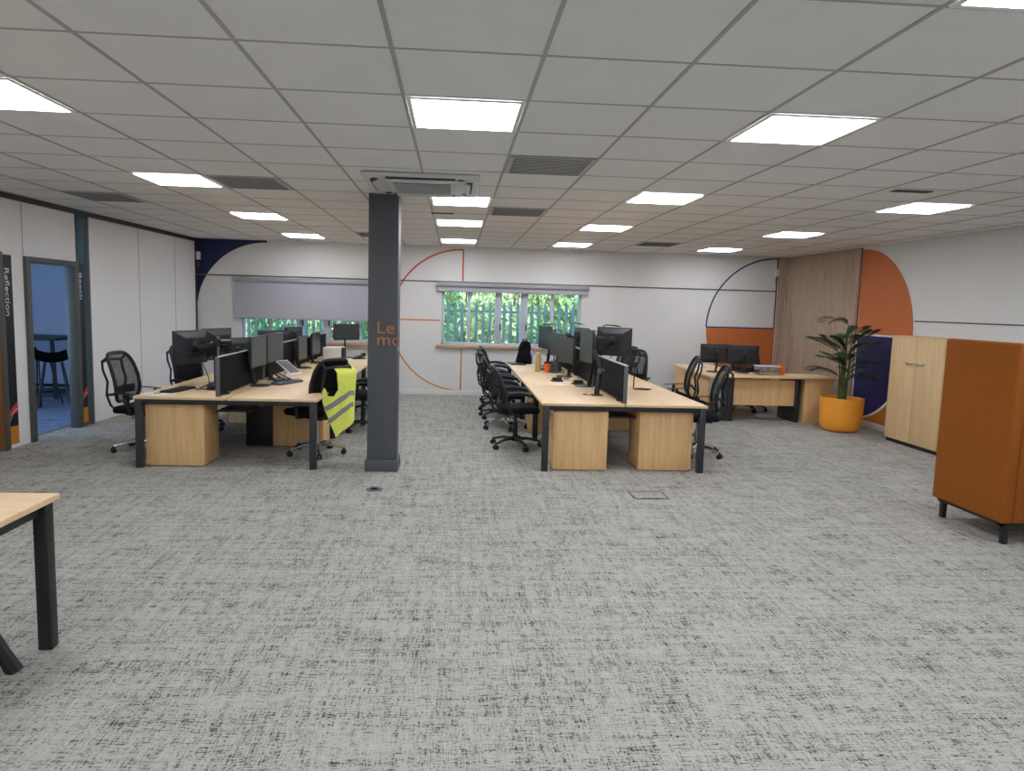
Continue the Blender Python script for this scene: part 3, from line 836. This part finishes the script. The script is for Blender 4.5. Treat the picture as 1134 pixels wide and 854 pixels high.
# left bench small things
def keyboard(x, y, ang, label, z=TOPZ, m=KEYS):
    o = thing('keyboard', label, 'keyboard', (x, y, z), radians(ang))
    MB().b2((-.22, -.07, 0), (.22, .07, .018), .005).build('case', m, o)
    mb = MB()
    for r_ in range(5):
        for c in range(15): mb.box((-.20+c*.0285, -.052+r_*.026, .0215), (.023, .021, .008), .002, 1)
    mb.build('keys', m, o)
keyboard(-1.93, 7.98, 68, 'grey keyboard on the near right corner of the left bench')
keyboard(-2.84, 7.16, 80, 'black keyboard on the near left desk of the left bench', m=BLK)
def mouse(x, y, ang, label):
    o = thing('mouse', label, 'mouse', (x, y, TOPZ), radians(ang))
    b = bmesh.new(); bmesh.ops.create_uvsphere(b, u_segments=16, v_segments=10, radius=1)
    for v in b.verts: v.co = Vector((v.co.x*.03, v.co.y*.055, max(0, v.co.z)*.034))
    MB()._merge(b).build('shell', BLK, o, 60)
    MB().box((0, .025, .031), (.006, .018, .006), .002).build('wheel', GREYP, o)
mouse(-1.66, 8.30, 70, 'black mouse on the left bench near the vest chair')
o = thing('tablet_stand', 'white framed grey tablet tilted on a stand on the left bench', 'tablet stand', (-2.02, 8.42, TOPZ), radians(-28))
Mt = Matrix.Translation((0, 0, .145)) @ Matrix.Rotation(radians(33), 4, 'Y')
MB().box((0, 0, 0), (.27, .20, .014), .004, M=Mt).build('frame', WHP, o)
MB().box((0, 0, .008), (.235, .165, .004), .001, M=Mt).build('screen', GREYP, o)
MB().tube([(-.02, 0, .15), (-.06, 0, .03), (-.06, 0, .006)], .012, 8).box((.0, 0, .006), (.22, .16, .012), .003).build('foot', WHP, o)
o = thing('storage_box', 'white box on the left bench in front of the far monitor', 'box', (-1.97, 11.30, TOPZ), radians(-4))
MB().b2((-.15, -.16, .012), (.15, .16, .215), .012, 3).build('body', WHP, o)
MB().b2((.15, -.15, .015), (.158, .15, .21), .002).build('side_panel', BLK, o)
MB().b2((-.15, -.15, 0), (.15, .15, .012)).build('foot', BLK, o)
o = thing('desk_phone', 'black desk phone behind the white box on the left bench', 'phone', (-1.62, 11.62, TOPZ), radians(20))
MB().box((0, 0, .035), (.22, .17, .03), .008, rot=(0, -.3, 0)).build('body', BLK, o)
MB().box((.08, 0, .085), (.05, .18, .03), .01, rot=(0, -.3, 0)).build('handset', BLK, o)
MB().b2((-.11, -.07, 0), (.11, .07, .02), .004).build('foot', BLK, o)
o = thing('paper_sheets', 'white papers on the near left corner of the left bench', 'paper', (-2.93, 6.92, TOPZ), radians(12))
MB().b2((-.15, -.105, 0), (.15, .105, .004)).build('sheets', PAPER, o, 0)
MB().box((.02, .01, .0065), (.14, .035, .004), .001, rot=(0, 0, .3)).build('pen', GREYP, o)
o = thing('cable_bundle', 'tangle of black cables under the angled monitors on the left bench', 'cables', (-2.05, 8.05, TOPZ))
mb = MB()
for k in range(4):
    mb.tube([(-.1+.3*random.random(), -.15+.1*k+.05*random.random(), .008+.05*random.random()*(i % 2)) if i else (-.12, 0, .16) for i in range(6)], .006, 6)
mb.build('cables', BLK, o); MB().box((0, 0, .02), (.05, .18, .04), .006).build('socket_strip', BLKM, o)
o = thing('cable_bundle', 'black cables and adapter by the monitor pole on the left bench', 'cables', (-2.55, 7.30, TOPZ))
mb = MB()
for k in range(3):
    mb.tube([(-.14+.09*i, -.1+.1*k+.06*random.random(), .008+(.05*random.random() if i % 2 else 0)) for i in range(5)], .006, 6)
mb.build('cables', BLK, o); MB().box((.02, -.02, .03), (.10, .10, .06), .012).build('adapter', BLK, o)

# right bench small things
o = thing('tumbler', 'tan drinks bottle on the right bench left of the orange cup', 'bottle', (1.25, 10.05, TOPZ))
MB().lathe([(0, 0), (.042, 0), (.044, .01), (.044, .21), (.036, .235), (0, .235)], 24).build('body', TANB, o)
MB().lathe([(0, .235), (.034, .235), (.034, .265), (.02, .28), (0, .28)], 24).build('lid', TANB, o)
o = thing('orange_cup', 'orange cup with dark lid and straw on the right bench', 'cup', (1.395, 10.08, TOPZ))
MB().lathe([(0, 0), (.045, 0), (.048, .006), (.056, .125), (0, .125)], 24).build('body', ORCUP, o)
MB().lathe([(0, .125), (.058, .125), (.058, .14), (.045, .15), (0, .152)], 24).build('lid', BLK, o)
MB().cyl((0, 0, .15), (-.012, .0, .27), .006, 8).build('straw', STRAW, o)
o = thing('water_bottle', 'clear blue water bottle beside the black bag at far end of the right bench', 'bottle', (1.275, 11.40, TOPZ))
MB().lathe([(0, 0), (.045, 0), (.047, .01), (.047, .09), (.043, .11), (.047, .13), (.045, .2), (.016, .235), (.016, .25), (0, .25)], 20).build('body', BLUEB, o)
MB().lathe([(0, .25), (.018, .25), (.018, .272), (0, .272)], 16).build('cap', WHP, o)
o = thing('backpack', 'black backpack standing at the far end of the right bench', 'bag', (1.165, 11.40, TOPZ))
b = bmesh.new(); bmesh.ops.create_cube(b, size=1); bmesh.ops.subdivide_edges(b, edges=b.edges[:], cuts=7, use_grid_fill=True)
for v in b.verts:
    p = v.co; s = 1-.22*max(0, p.z)*2*abs(p.x*2)-.16*(p.z+.5)
    v.co = Vector((p.x*.24*s+.025*(p.z+.5)+.012*sin(9*p.z+4*p.y), p.y*.17*s+.01*sin(11*p.z), (p.z+.5)*.385*(1-.10*(2*p.x)**2)+.0))
bmesh.ops.smooth_vert(b, verts=b.verts[:], factor=.6)
zmin = min(v.co.z for v in b.verts)
for v in b.verts: v.co.z -= zmin
MB()._merge(b).build('body', BAGB, o, 60)
MB().tube([(-.03, 0, .35), (-.02, 0, .41), (.04, 0, .41), (.05, 0, .35)], .01, 8).build('handle', BAGB, o)
MB().box((0, -.10, .13), (.15, .05, .17), .02, 3).build('pocket', BAGB, o)
o = thing('laptop', 'closed dark laptop on the far left corner of the right bench', 'laptop', (1.04, 11.25, TOPZ), radians(8))
MB().b2((-.12, -.17, 0), (.12, .17, .012), .004).build('base', GREYP, o); MB().b2((-.12, -.17, .013), (.12, .17, .021), .003).build('lid', BLKM, o)
o = thing('paper_sheets', 'white papers on the right bench beside the water bottle', 'paper', (1.38, 11.15, TOPZ), radians(-10))
MB().b2((-.11, -.16, 0), (.11, .16, .004)).build('sheets', PAPER, o, 0)
o = thing('desk_mat', 'black round mat behind the orange cup on the right bench', 'mat', (1.47, 10.42, TOPZ))
MB().lathe([(0, 0), (.19, 0), (.2, .012), (.17, .02), (0, .02)], 30).build('disc', BLK, o)
o = thing('folded_cloth', 'grey blue cloth heaped on the black mat behind the cup', 'cloth', (1.54, 10.42, TOPZ+.02))
mb = MB().grid(lambda u, v: Vector(((u-.5)*.2, (v-.5)*.2, .01+.15*max(0, 1-((u-.5)**2+(v-.5)**2)*5)*(.7+.3*sin(14*u+9*v)))), 14, 14, .008)
mb.build('cloth', BLUECL, o, 60)
for x, y, lb in ((1.35, 8.80, 'black disc base on the right bench left of the drinking glass'), (1.58, 8.52, 'black disc base on the right bench right of the drinking glass')):
    o = thing('puck', lb, 'disc base', (x, y, TOPZ))
    MB().lathe([(0, 0), (.085, 0), (.088, .01), (.07, .02), (0, .022)], 26).build('disc', BLK, o)
    MB().box((0, 0, .035), (.12, .07, .03), .008).build('block', BLK, o)
o = thing('drinking_glass', 'clear drinking glass standing on the right bench beside the white paper', 'glass', (1.49, 8.95, TOPZ))
MB().lathe([(0, 0), (.036, 0), (.042, .13), (.039, .13), (.034, .008), (0, .008)], 24).build('body', DRINK, o)
o = thing('paper_sheets', 'white paper slip in front of the drinking glass', 'paper', (1.44, 8.62, TOPZ), radians(14))
MB().b2((-.08, -.06, 0), (.08, .06, .003)).build('sheets', PAPER, o, 0)
o = thing('phone_holder', 'black wire holder with looped foot on the right side of the right bench', 'holder', (2.25, 8.05, TOPZ))
MB().tube([(-.07, 0, .006), (.09, -.05, .006), (.14, .02, .006), (.02, .08, .006), (-.07, .04, .006), (-.075, .02, .05), (-.075, .02, .30)], .007, 8).build('wire', BLKM, o)
MB().box((-.075, .0, .30), (.05, .02, .07), .006).build('clip', BLK, o)
keyboard(2.28, 9.9, 85, 'black keyboard on the right side of the right bench', m=BLK)

# ------------------------------------------------------------------ chairs
GA, GB = 'chairs at the left bench', 'chairs at the right bench'
chair(-3.34, 7.50, -94, 'black mesh office chair at the near left end of the left bench', GA, 'c')
chair(-3.20, 8.75, -110, 'black office chair with solid dark back behind the nearest left monitors', GA, 's')
chair(-1.49, 7.44, 53, 'black office chair with the yellow vest hung over its back', GA, 'd')
chair(-1.18, 8.90, 80, 'black mesh office chair between the vest chair and the column', GA, 'b')
chair(-1.20, 10.3, 84, 'black mesh office chair mostly hidden behind the column', GA, 'b')
chair(.74, 7.95, -88, 'black office chair nearest on the left side of the right bench', GB, 'l')
chair(.70, 9.18, -95, 'second black office chair from the camera left of the right bench', GB, 'm')
chair(.68, 10.05, -84, 'third black office chair from the camera left of the right bench', GB, 'l')
chair(.70, 10.85, -100, 'fourth black office chair from the camera left of the right bench', GB, 'l')
chair(.74, 11.62, -88, 'farthest black office chair left of the right bench near the window', GB, 'l')
chair(2.84, 7.66, 76, 'black mesh office chair nearest on the right side of the right bench', GB, 'c')
chair(2.98, 9.0, 76, 'black mesh office chair with armrests showing, second on the right side', GB, 'b')
chair(2.58, 9.95, 150, 'black mesh office chair turned away against the pale wall', GB, 'b')
chair(2.62, 10.85, 96, 'farthest black office chair behind the right monitor back', GB, 'b')
chair(5.02, 11.25, 178, 'black mesh office chair behind the corner desk', 'chairs at the corner desk', 'b')

# hi-vis vest over the chair back
vo = thing('safety_vest', 'yellow high visibility vest with grey bands hung over a chair back', 'vest', (-1.24, 7.22, 0), math.atan2(.8, .6))
OUT = [(-.035, .973), (.108, .985), (.26, .992), (.272, .903), (.245, .645), (.221, .388), (.155, .355), (.026, .3), (-.078, .252), (-.13, .369), (-.185, .517), (-.221, .629), (-.225, .737), (-.201, .781), (-.177, .756), (-.165, .693), (-.079, .68), (.003, .764), (.014, .826), (-.008, .906)]
def vest_sheet(poly, off, name, m, par, thick):
    b = bmesh.new()
    f = b.faces.new([b.verts.new((x, 0, z)) for x, z in poly])
    bmesh.ops.triangulate(b, faces=[f])
    for _ in range(4):
        es = [e for e in b.edges if e.calc_length() > .04]
        if es: bmesh.ops.subdivide_edges(b, edges=es, cuts=1); bmesh.ops.triangulate(b, faces=b.faces[:])
    for v in b.verts:
        x, z = v.co.x, v.co.z
        v.co.y = -.05-off+.012*sin(26*x+3*z)*(1.1-z)-.05*max(0, .75-z)+.35*x*x
        if z > .93: v.co.y += (z-.93)*1.3
    bmesh.ops.solidify(b, geom=b.faces[:], thickness=thick)
    bmesh.ops.recalc_face_normals(b, faces=b.faces[:])
    return MB()._merge(b).build(name, m, par, 60)
vest_sheet(OUT, 0, 'cloth', VEST, vo, .004)
for bd in ([(-.211, .582), (-.201, .534), (-.017, .592), (.153, .67), (.23, .663), (.234, .711), (.142, .723), (-.038, .649)],
           [(-.171, .453), (-.157, .404), (-.006, .464), (.154, .542), (.213, .543), (.213, .592), (.143, .591), (-.017, .521)]):
    vest_sheet(bd, .005, 'reflective_band', REFL, vo, .003)

# ------------------------------------------------------------------ corner desk on the right
o = thing('corner_desk', 'maple L shaped desk with dark leg panels in front of the slat panel', 'desk', (3.95, 10.02, 0))
mb = MB(); mb.prism([(-.10, -.02), (1.42, 0), (1.42, .72), (.80, .72), (.68, .84), (.68, 2.05), (-.02, 2.05)], Matrix.Translation((0, 0, TOPZ-.026)), .026)
mb.build('desktop', WTOPX, o, 0)
MB().b2((.33, .10, .25), (1.30, .12, TOPZ-.06)).build('modesty_panel', WPED, o, 0)
MB().b2((.02, .30, .25), (.04, 1.95, TOPZ-.04)).build('modesty_panel', WPED, o, 0)
MB().b2((.15, .06, 0), (.33, .12, TOPZ-.026), .006).build('leg', DLEG, o)
MB().b2((1.30, .06, 0), (1.37, .62, TOPZ-.026), .006).build('leg', DLEG, o)
MB().b2((.06, 1.94, 0), (.62, 2.0, TOPZ-.026), .006).build('leg', DLEG, o)
MB().b2((.05, .62, .0), (.11, .72, TOPZ-.026), .006).build('leg', DLEG, o)
o = thing('desk_pedestal', 'maple desk high drawer unit at the right end of the corner desk', 'drawer unit', (5.60, 10.33, 0))
MB().b2((-.21, -.26, 0), (.22, .30, TOPZ-.028), .003).build('body', WPED, o)
MB().b2((-.22, -.29, TOPZ-.027), (.28, .32, TOPZ), .003).build('top', WTOPX, o)
for z0, z1 in ((.03, .33), (.335, .50), (.505, .67)):
    d = MB().b2((-.20, .30, z0), (.21, .318, z1), .002).build('drawer', WPED, o)
    MB().tube([(-.06, .318, z1-.05), (-.05, .34, z1-.05), (.05, .34, z1-.05), (.06, .318, z1-.05)], .005, 6).build('handle', ALU, d)
o = thing('plastic_tub', 'clear plastic tub of bits on the corner desk', 'tub', (4.90, 10.36, TOPZ))
mb = MB(); 
for lo, hi in (((-.16, -.10, 0), (.16, .10, .006)), ((-.16, -.10, 0), (-.154, .10, .13)), ((.154, -.10, 0), (.16, .10, .13)), ((-.16, -.10, 0), (.16, -.094, .13)), ((-.16, .094, 0), (.16, .10, .13))): mb.b2(lo, hi)
mb.build('walls', CLEAR, o, 0)
MB().b2((-.175, -.115, .13), (.175, .115, .145), .005).build('lid', mat('tub_lid', (206, 214, 232), .4), o)
mb = MB()
for k in range(9): mb.box((random.uniform(-.12, .12), random.uniform(-.06, .06), random.uniform(.03, .09)), (.05, .035, .03), .006, rot=(random.random(), random.random(), random.random()*3))
mb.build('contents', WHP, o)
o = thing('orange_cup', 'orange tumbler on the corner desk right of the clear tub', 'cup', (5.13, 10.36, TOPZ))
MB().lathe([(0, 0), (.05, 0), (.053, .006), (.06, .16), (.056, .16), (.05, .01), (0, .01)], 24).build('body', ORCUP, o)
MB().lathe([(.056, .155), (.063, .157), (.063, .168), (.056, .168)], 24).build('rim', ORCUP, o)
o = thing('paper_sheets', 'white papers on the left wing of the corner desk', 'paper', (4.18, 11.45, TOPZ), radians(10))
MB().b2((-.10, -.14, 0), (.10, .14, .03), .003).build('sheets', PAPER, o, 0)
keyboard(4.62, 10.93, 0, 'black keyboard behind the monitors on the corner desk', m=BLK)

# ------------------------------------------------------------------ palm
po = thing('plant_pot', 'round amber yellow planter holding the palm', 'pot', (5.60, 9.42, 0))
MB().lathe([(0, 0), (.17, 0), (.225, .02), (.262, .07), (.28, .14), (.292, .46), (.292, .485), (.27, .49), (.262, .47), (.26, .40), (0, .40)], 40).build('shell', POT, po)
MB().lathe([(0, .395), (.258, .395), (.258, .435), (.12, .45), (0, .445)], 30).build('soil', SOIL, po)
pl = thing('kentia_palm', 'dark green kentia palm growing in the amber planter', 'plant', (5.60, 9.42, .435))
def frond(az, stemh, lean, length, droop, n=16, lw=.34):
    d = Vector((cos(az), sin(az), 0)); base = Vector((.05*cos(az+1), .05*sin(az+1), 0))
    mb = MB(); top = base+d*lean+Vector((0, 0, stemh))
    pts = [base, base+d*lean*.25+Vector((0, 0, stemh*.5)), top]; rs = [.011, .008, .006]
    rach = []
    for i in range(1, 9):
        t = i/8; p = top+d*(length*(t*.75+.15*t*t))+Vector((0, 0, length*(.50*t-droop*t*t)))
        rach.append(p)
    mb.tube(pts+rach, .008, 6, rs=rs+[.006-.0005*i for i in range(8)])
    st = mb.build('frond_stem', STEMG, pl)
    b = bmesh.new(); R = [top]+rach
    for i in range(n):
        t = (i+.6)/n*8; k = min(7, int(t)); p = R[k].lerp(R[k+1], t-k)
        tan = (R[k+1]-R[k]).normalized(); side = tan.cross(Vector((0, 0, 1))).normalized()
        ll = lw*(sin(pi*(.18+.75*(i+.5)/n)))
        for s in (-1, 1):
            dr = (side*s*.62+tan*.80+Vector((0, 0, .22))).normalized(); wv = dr.cross(Vector((0, 0, 1))).normalized()*.0095
            q = [p, p+dr*ll*.35+wv, p+dr*ll*.75+wv*.7+Vector((0, 0, -.10*ll)), p+dr*ll+Vector((0, 0, -.20*ll)), p+dr*ll*.75-wv*.7+Vector((0, 0, -.10*ll)), p+dr*ll*.35-wv]
            b.faces.new([b.verts.new(v) for v in q])
    MB()._merge(b).build('leaflets', LEAF, st, 0)
for a in [(172, .74, .05, .46, .18), (188, 1.10, .00, .34, .42), (10, .66, .05, .36, .05), (50, .76, .04, .38, .05), (-35, .66, .04, .34, -.05), (-100, .56, .05, .40, .2), (205, .50, .05, .42, .2), (125, .70, .05, .40, .1), (-62, .82, .02, .30, -.15), (245, .40, .06, .36, .3), (-10, .46, .05, .32, .25), (168, .36, .05, .42, .35), (25, .88, .02, .28, -.1), (0, .30, .06, .32, .45), (200, .72, .03, .38, -.05), (80, .52, .04, .36, .15)]:
    frond(radians(a[0]), *a[1:])
mb = MB()
for k in range(4):
    a = k*1.6+.4; mb.tube([(.04*cos(a), .04*sin(a), -.005), (.045*cos(a), .045*sin(a), .18), (.06*cos(a), .06*sin(a), .34)], .014, 8, rs=[.018, .014, .009])
mb.build('canes', STEMG, pl)

# ------------------------------------------------------------------ cupboard
cb = thing('cupboard', 'tall maple two door cupboard against the right wall', 'cupboard', (5.85, 8.28, 0)); W_ = .50; H_ = 1.42
MB().b2((.02, -W_, .05), (.36, W_, H_-.025), .002).build('carcass', WCAB, cb)
MB().b2((-.003, -W_-.003, H_-.025), (.365, W_+.003, H_), .003).build('top', WCAB, cb)
MB().b2((.03, -W_+.01, 0), (.35, W_-.01, .05)).build('plinth', BLK, cb)
for s in (-1, 1):
    lo, hi = sorted((s*.002, s*(W_-.001)))
    d = MB().b2((0, lo, .055), (.019, hi, H_-.028), .002).build('door', WCAB, cb)
    yc = s*.10
    MB().tube([(0, yc-.07, 1.085), (-.012, yc-.06, 1.075), (-.028, yc-.025, 1.068), (-.028, yc+.025, 1.068), (-.012, yc+.06, 1.075), (0, yc+.07, 1.085)], .006, 8, 1.6).build('handle', ALU, d)
    if s < 0: MB().cyl((.001, -.025, 1.05), (-.006, -.025, 1.05), .010, 14).build('lock', ALU, d)

# ------------------------------------------------------------------ orange booth sofa
bo2 = thing('booth_sofa', 'burnt orange high backed booth sofa on black legs at the right edge', 'sofa', (4.07, 4.66, 0))
zb, zt = .165, 1.505; D_ = .75; Wd = 1.55
MB().b2((0, 0, zb), (.09, D_, zt), .018, 3).build('side_panel', ORF, bo2)
MB().b2((Wd-.09, 0, zb), (Wd, D_, zt), .018, 3).build('side_panel', ORF, bo2)
MB().b2((.088, 0, zb), (Wd-.088, .09, zt), .018, 3).build('back_panel', ORF, bo2)
MB().b2((.088, .088, zb), (Wd-.088, D_-.01, .32), .01, 2).build('seat_base', ORF, bo2)
MB().b2((.095, .10, .32), (Wd-.095, D_, .45), .035, 4).build('seat_cushion', ORF, bo2)
MB().b2((.095, .09, .45), (Wd-.095, .20, .95), .035, 4).build('back_cushion', ORF, bo2)
mb = MB(); mb.b2((.03, .04, zb-.025), (Wd-.03, .07, zb)).b2((.03, D_-.07, zb-.025), (Wd-.03, D_-.04, zb)).b2((.03, .04, zb-.025), (.06, D_-.04, zb)).b2((Wd-.06, .04, zb-.025), (Wd-.03, D_-.04, zb))
mb.build('under_frame', BLKM, bo2)
for x in (.05, Wd-.09):
    for y in (.03, D_-.08): MB().b2((x, y, 0), (x+.04, y+.04, zb-.02), .003).build('leg', BLKM, bo2)

# ------------------------------------------------------------------ near left table and chair leg
tb = thing('table', 'maple table with black legs cut off at the left edge', 'table', (-2.55, 2.86, 0))
tz = .735
MB().b2((-.75, -.40, tz-.028), (.70, .40, tz), .003).build('tabletop', WTOPX, tb)
for x in (-.66, .655):
    for y in (-.34, .34): MB().b2((x-.032, y-.03, 0), (x+.032, y+.03, tz-.028), .006).build('leg', BLKM, tb)
mb = MB()
for y in (-.34, .34): mb.b2((-.66, y-.02, tz-.085), (.635, y+.02, tz-.028))
for x in (-.66, .635): mb.b2((x-.02, -.34, tz-.085), (x+.02, .34, tz-.028))
mb.build('frame', BLKM, tb)
ch = thing('shell_chair', 'low black chair under the cut off table with one slanted leg showing', 'chair', (-2.34, 2.91, 0), radians(-35))
def shell(u, v):
    x = (u-.5)*.46
    if v < .5: y = .22-.42*(v/.5); z = .45+.05*(2*(u-.5))**2-.02*sin(pi*v*2)
    else: t = (v-.5)/.5; y = -.20-.10*t; z = .45+.05*(2*(u-.5))**2*(1-t)+.17*t
    return Vector((x, y+.05*t_(u) if v > .5 else y, z))
def t_(u): return (2*(u-.5))**2
MB().grid(shell, 12, 18, .012).build('seat_shell', BLK, ch, 60)
for sx in (-1, 1):
    for sy in (-1, 1):
        MB().tube([(sx*.17, sy*.17, .455), (sx*.24, sy*.24, .2), (sx*.27, sy*.27, .1), (sx*.305, sy*.305, .0)], .02, 8, 1.3, rs=[.018, .022, .026, .03]).build('leg', BLK, ch)

# ------------------------------------------------------------------ floor boxes
o = thing('floor_grommet', 'small round dark floor outlet in front of the column', 'floor outlet', (-.69, 6.02, 0))
MB().lathe([(0, 0), (.075, 0), (.075, .004), (.06, .006), (0, .006)], 28).build('cap', GREYP, o)
MB().lathe([(.028, .006), (.034, .008), (.04, .006)], 20).build('ring', BLK, o)
o = thing('floor_box', 'square carpet lidded floor box in front of the right bench', 'floor box', (1.78, 5.92, 0))
mb = MB()
for lo, hi in (((-.16, -.12, 0), (-.148, .12, .003)), ((.148, -.12, 0), (.16, .12, .003)), ((-.16, -.12, 0), (.16, -.108, .003)), ((-.16, .108, 0), (.16, .12, .003))): mb.b2(lo, hi)
mb.build('rim', VENTD, o, 0)
MB().b2((-.148, -.108, 0), (.148, .108, .002)).build('lid', CARPET, o, 0)
MB().b2((-.08, -.118, .003), (.10, -.100, .005)).build('cable_flap', BLK, o)

# ------------------------------------------------------------------ meeting room furniture
ht = thing('high_table', 'black high table in the meeting room through the left doorway', 'table', (-6.95, 11.45, 0))
MB().b2((-.75, -.45, .93), (.75, .45, .975), .004).build('tabletop', BLKM, ht)
for s in (-1, 1):
    for q in (-1, 1): MB().tube([(s*.62, q*.34, .93), (s*.70, q*.42, 0)], .035, 4).build('leg', BLKM, ht)
    MB().tube([(s*.69, -.41, .12), (s*.69, .41, .12)], .025, 4).build('foot_rail', BLKM, ht)
for q in (-1, 1): MB().tube([(-.69, q*.41, .12), (.69, q*.41, .12)], .025, 4).build('foot_rail', BLKM, ht)
def stool_proto(label):
    o = thing('bar_stool', label, 'stool')
    def sh(u, v):
        x = (u-.5)*.40*(1-.25*max(0, v-.6)); t = max(0, (v-.55)/.45)
        y = .18-.34*min(v/.6, 1)-.07*t
        return Vector((x, y, .68+.05*(2*u-1)**2+.16*t*t+.01*sin(pi*v)))
    MB().grid(sh, 10, 14, .012).build('seat_shell', BLK, o, 60)
    for sx in (-1, 1):
        for sy in (-1, 1): MB().tube([(sx*.10, sy*.10, .69), (sx*.21, sy*.21, 0)], .011, 8).build('leg', BLKM, o)
    q = .175; MB().tube([(-q, -q, .23), (q, -q, .23), (q, q, .23), (-q, q, .23), (-q, -q, .23)], .007, 6).build('foot_ring', BLKM, o)
    return o
for x, y, a, lb in ((-5.70, 10.02, 25, 'right hand black bar stool beyond the left doorway'), (-6.15, 10.42, -10, 'left hand black bar stool beyond the left doorway')):
    inst('stool', stool_proto, lb, (x, y, 0.006), radians(a), 'bar stools in the meeting room')

# ------------------------------------------------------------------ daylight
w_ = bpy.data.worlds.new('World'); S.world = w_; w_.use_nodes = True
nt = w_.node_tree; bg = nt.nodes['Background']
sky = nt.nodes.new('ShaderNodeTexSky'); sky.sky_type = 'NISHITA'; sky.sun_disc = False
sky.sun_elevation = radians(42); sky.sun_rotation = radians(200); sky.air_density = 1.2; sky.dust_density = 2
nt.links.new(sky.outputs[0], bg.inputs[0]); bg.inputs[1].default_value = .65
su = bpy.data.lights.new('sun', 'SUN'); su.energy = 4.5; su.angle = .2
so_ = bpy.data.objects.new('sun', su); COL.objects.link(so_); so_.rotation_euler = (radians(48), 0, radians(20)); so_.location = (0, 5, 12)
al = bpy.data.lights.new('meeting_window_daylight', 'AREA'); al.energy = 420; al.shape = 'RECTANGLE'; al.size = 2.5; al.size_y = 1.2; al.color = (.55, .70, 1)
ao = bpy.data.objects.new('meeting_window_daylight', al); COL.objects.link(ao); ao.location = (-9.3, 6.9, 1.55); ao.rotation_euler = (0, radians(-90), 0)

# ------------------------------------------------------------------ camera
cd = bpy.data.cameras.new('camera'); cam = bpy.data.objects.new('camera', cd); COL.objects.link(cam)
R = ((0.99783576, 0.06224993, -0.02118338), (-0.05966325, 0.99254332, 0.10629232), (0.02764211, -0.10479841, 0.99410925))
cam.matrix_world = Matrix(((R[0][0], R[0][2], -R[0][1], 0), (R[1][0], R[1][2], -R[1][1], 0), (R[2][0], R[2][2], -R[2][1], 1.677), (0, 0, 0, 1)))
cd.sensor_width = 36; cd.sensor_fit = 'HORIZONTAL'; cd.lens = 753.24/1134*36
cd.shift_x = (567-549.65)/1134; cd.shift_y = (417.22-427)/1134
cd.clip_start = .05
S.camera = cam

S.view_settings.view_transform = 'Standard'; S.view_settings.look = 'None'; S.view_settings.gamma = 1
S.view_settings.use_curve_mapping = False
S.view_settings.exposure = .55
S.cycles.use_denoising = True
S.cycles.max_bounces = 8; S.cycles.diffuse_bounces = 5; S.cycles.transparent_max_bounces = 12
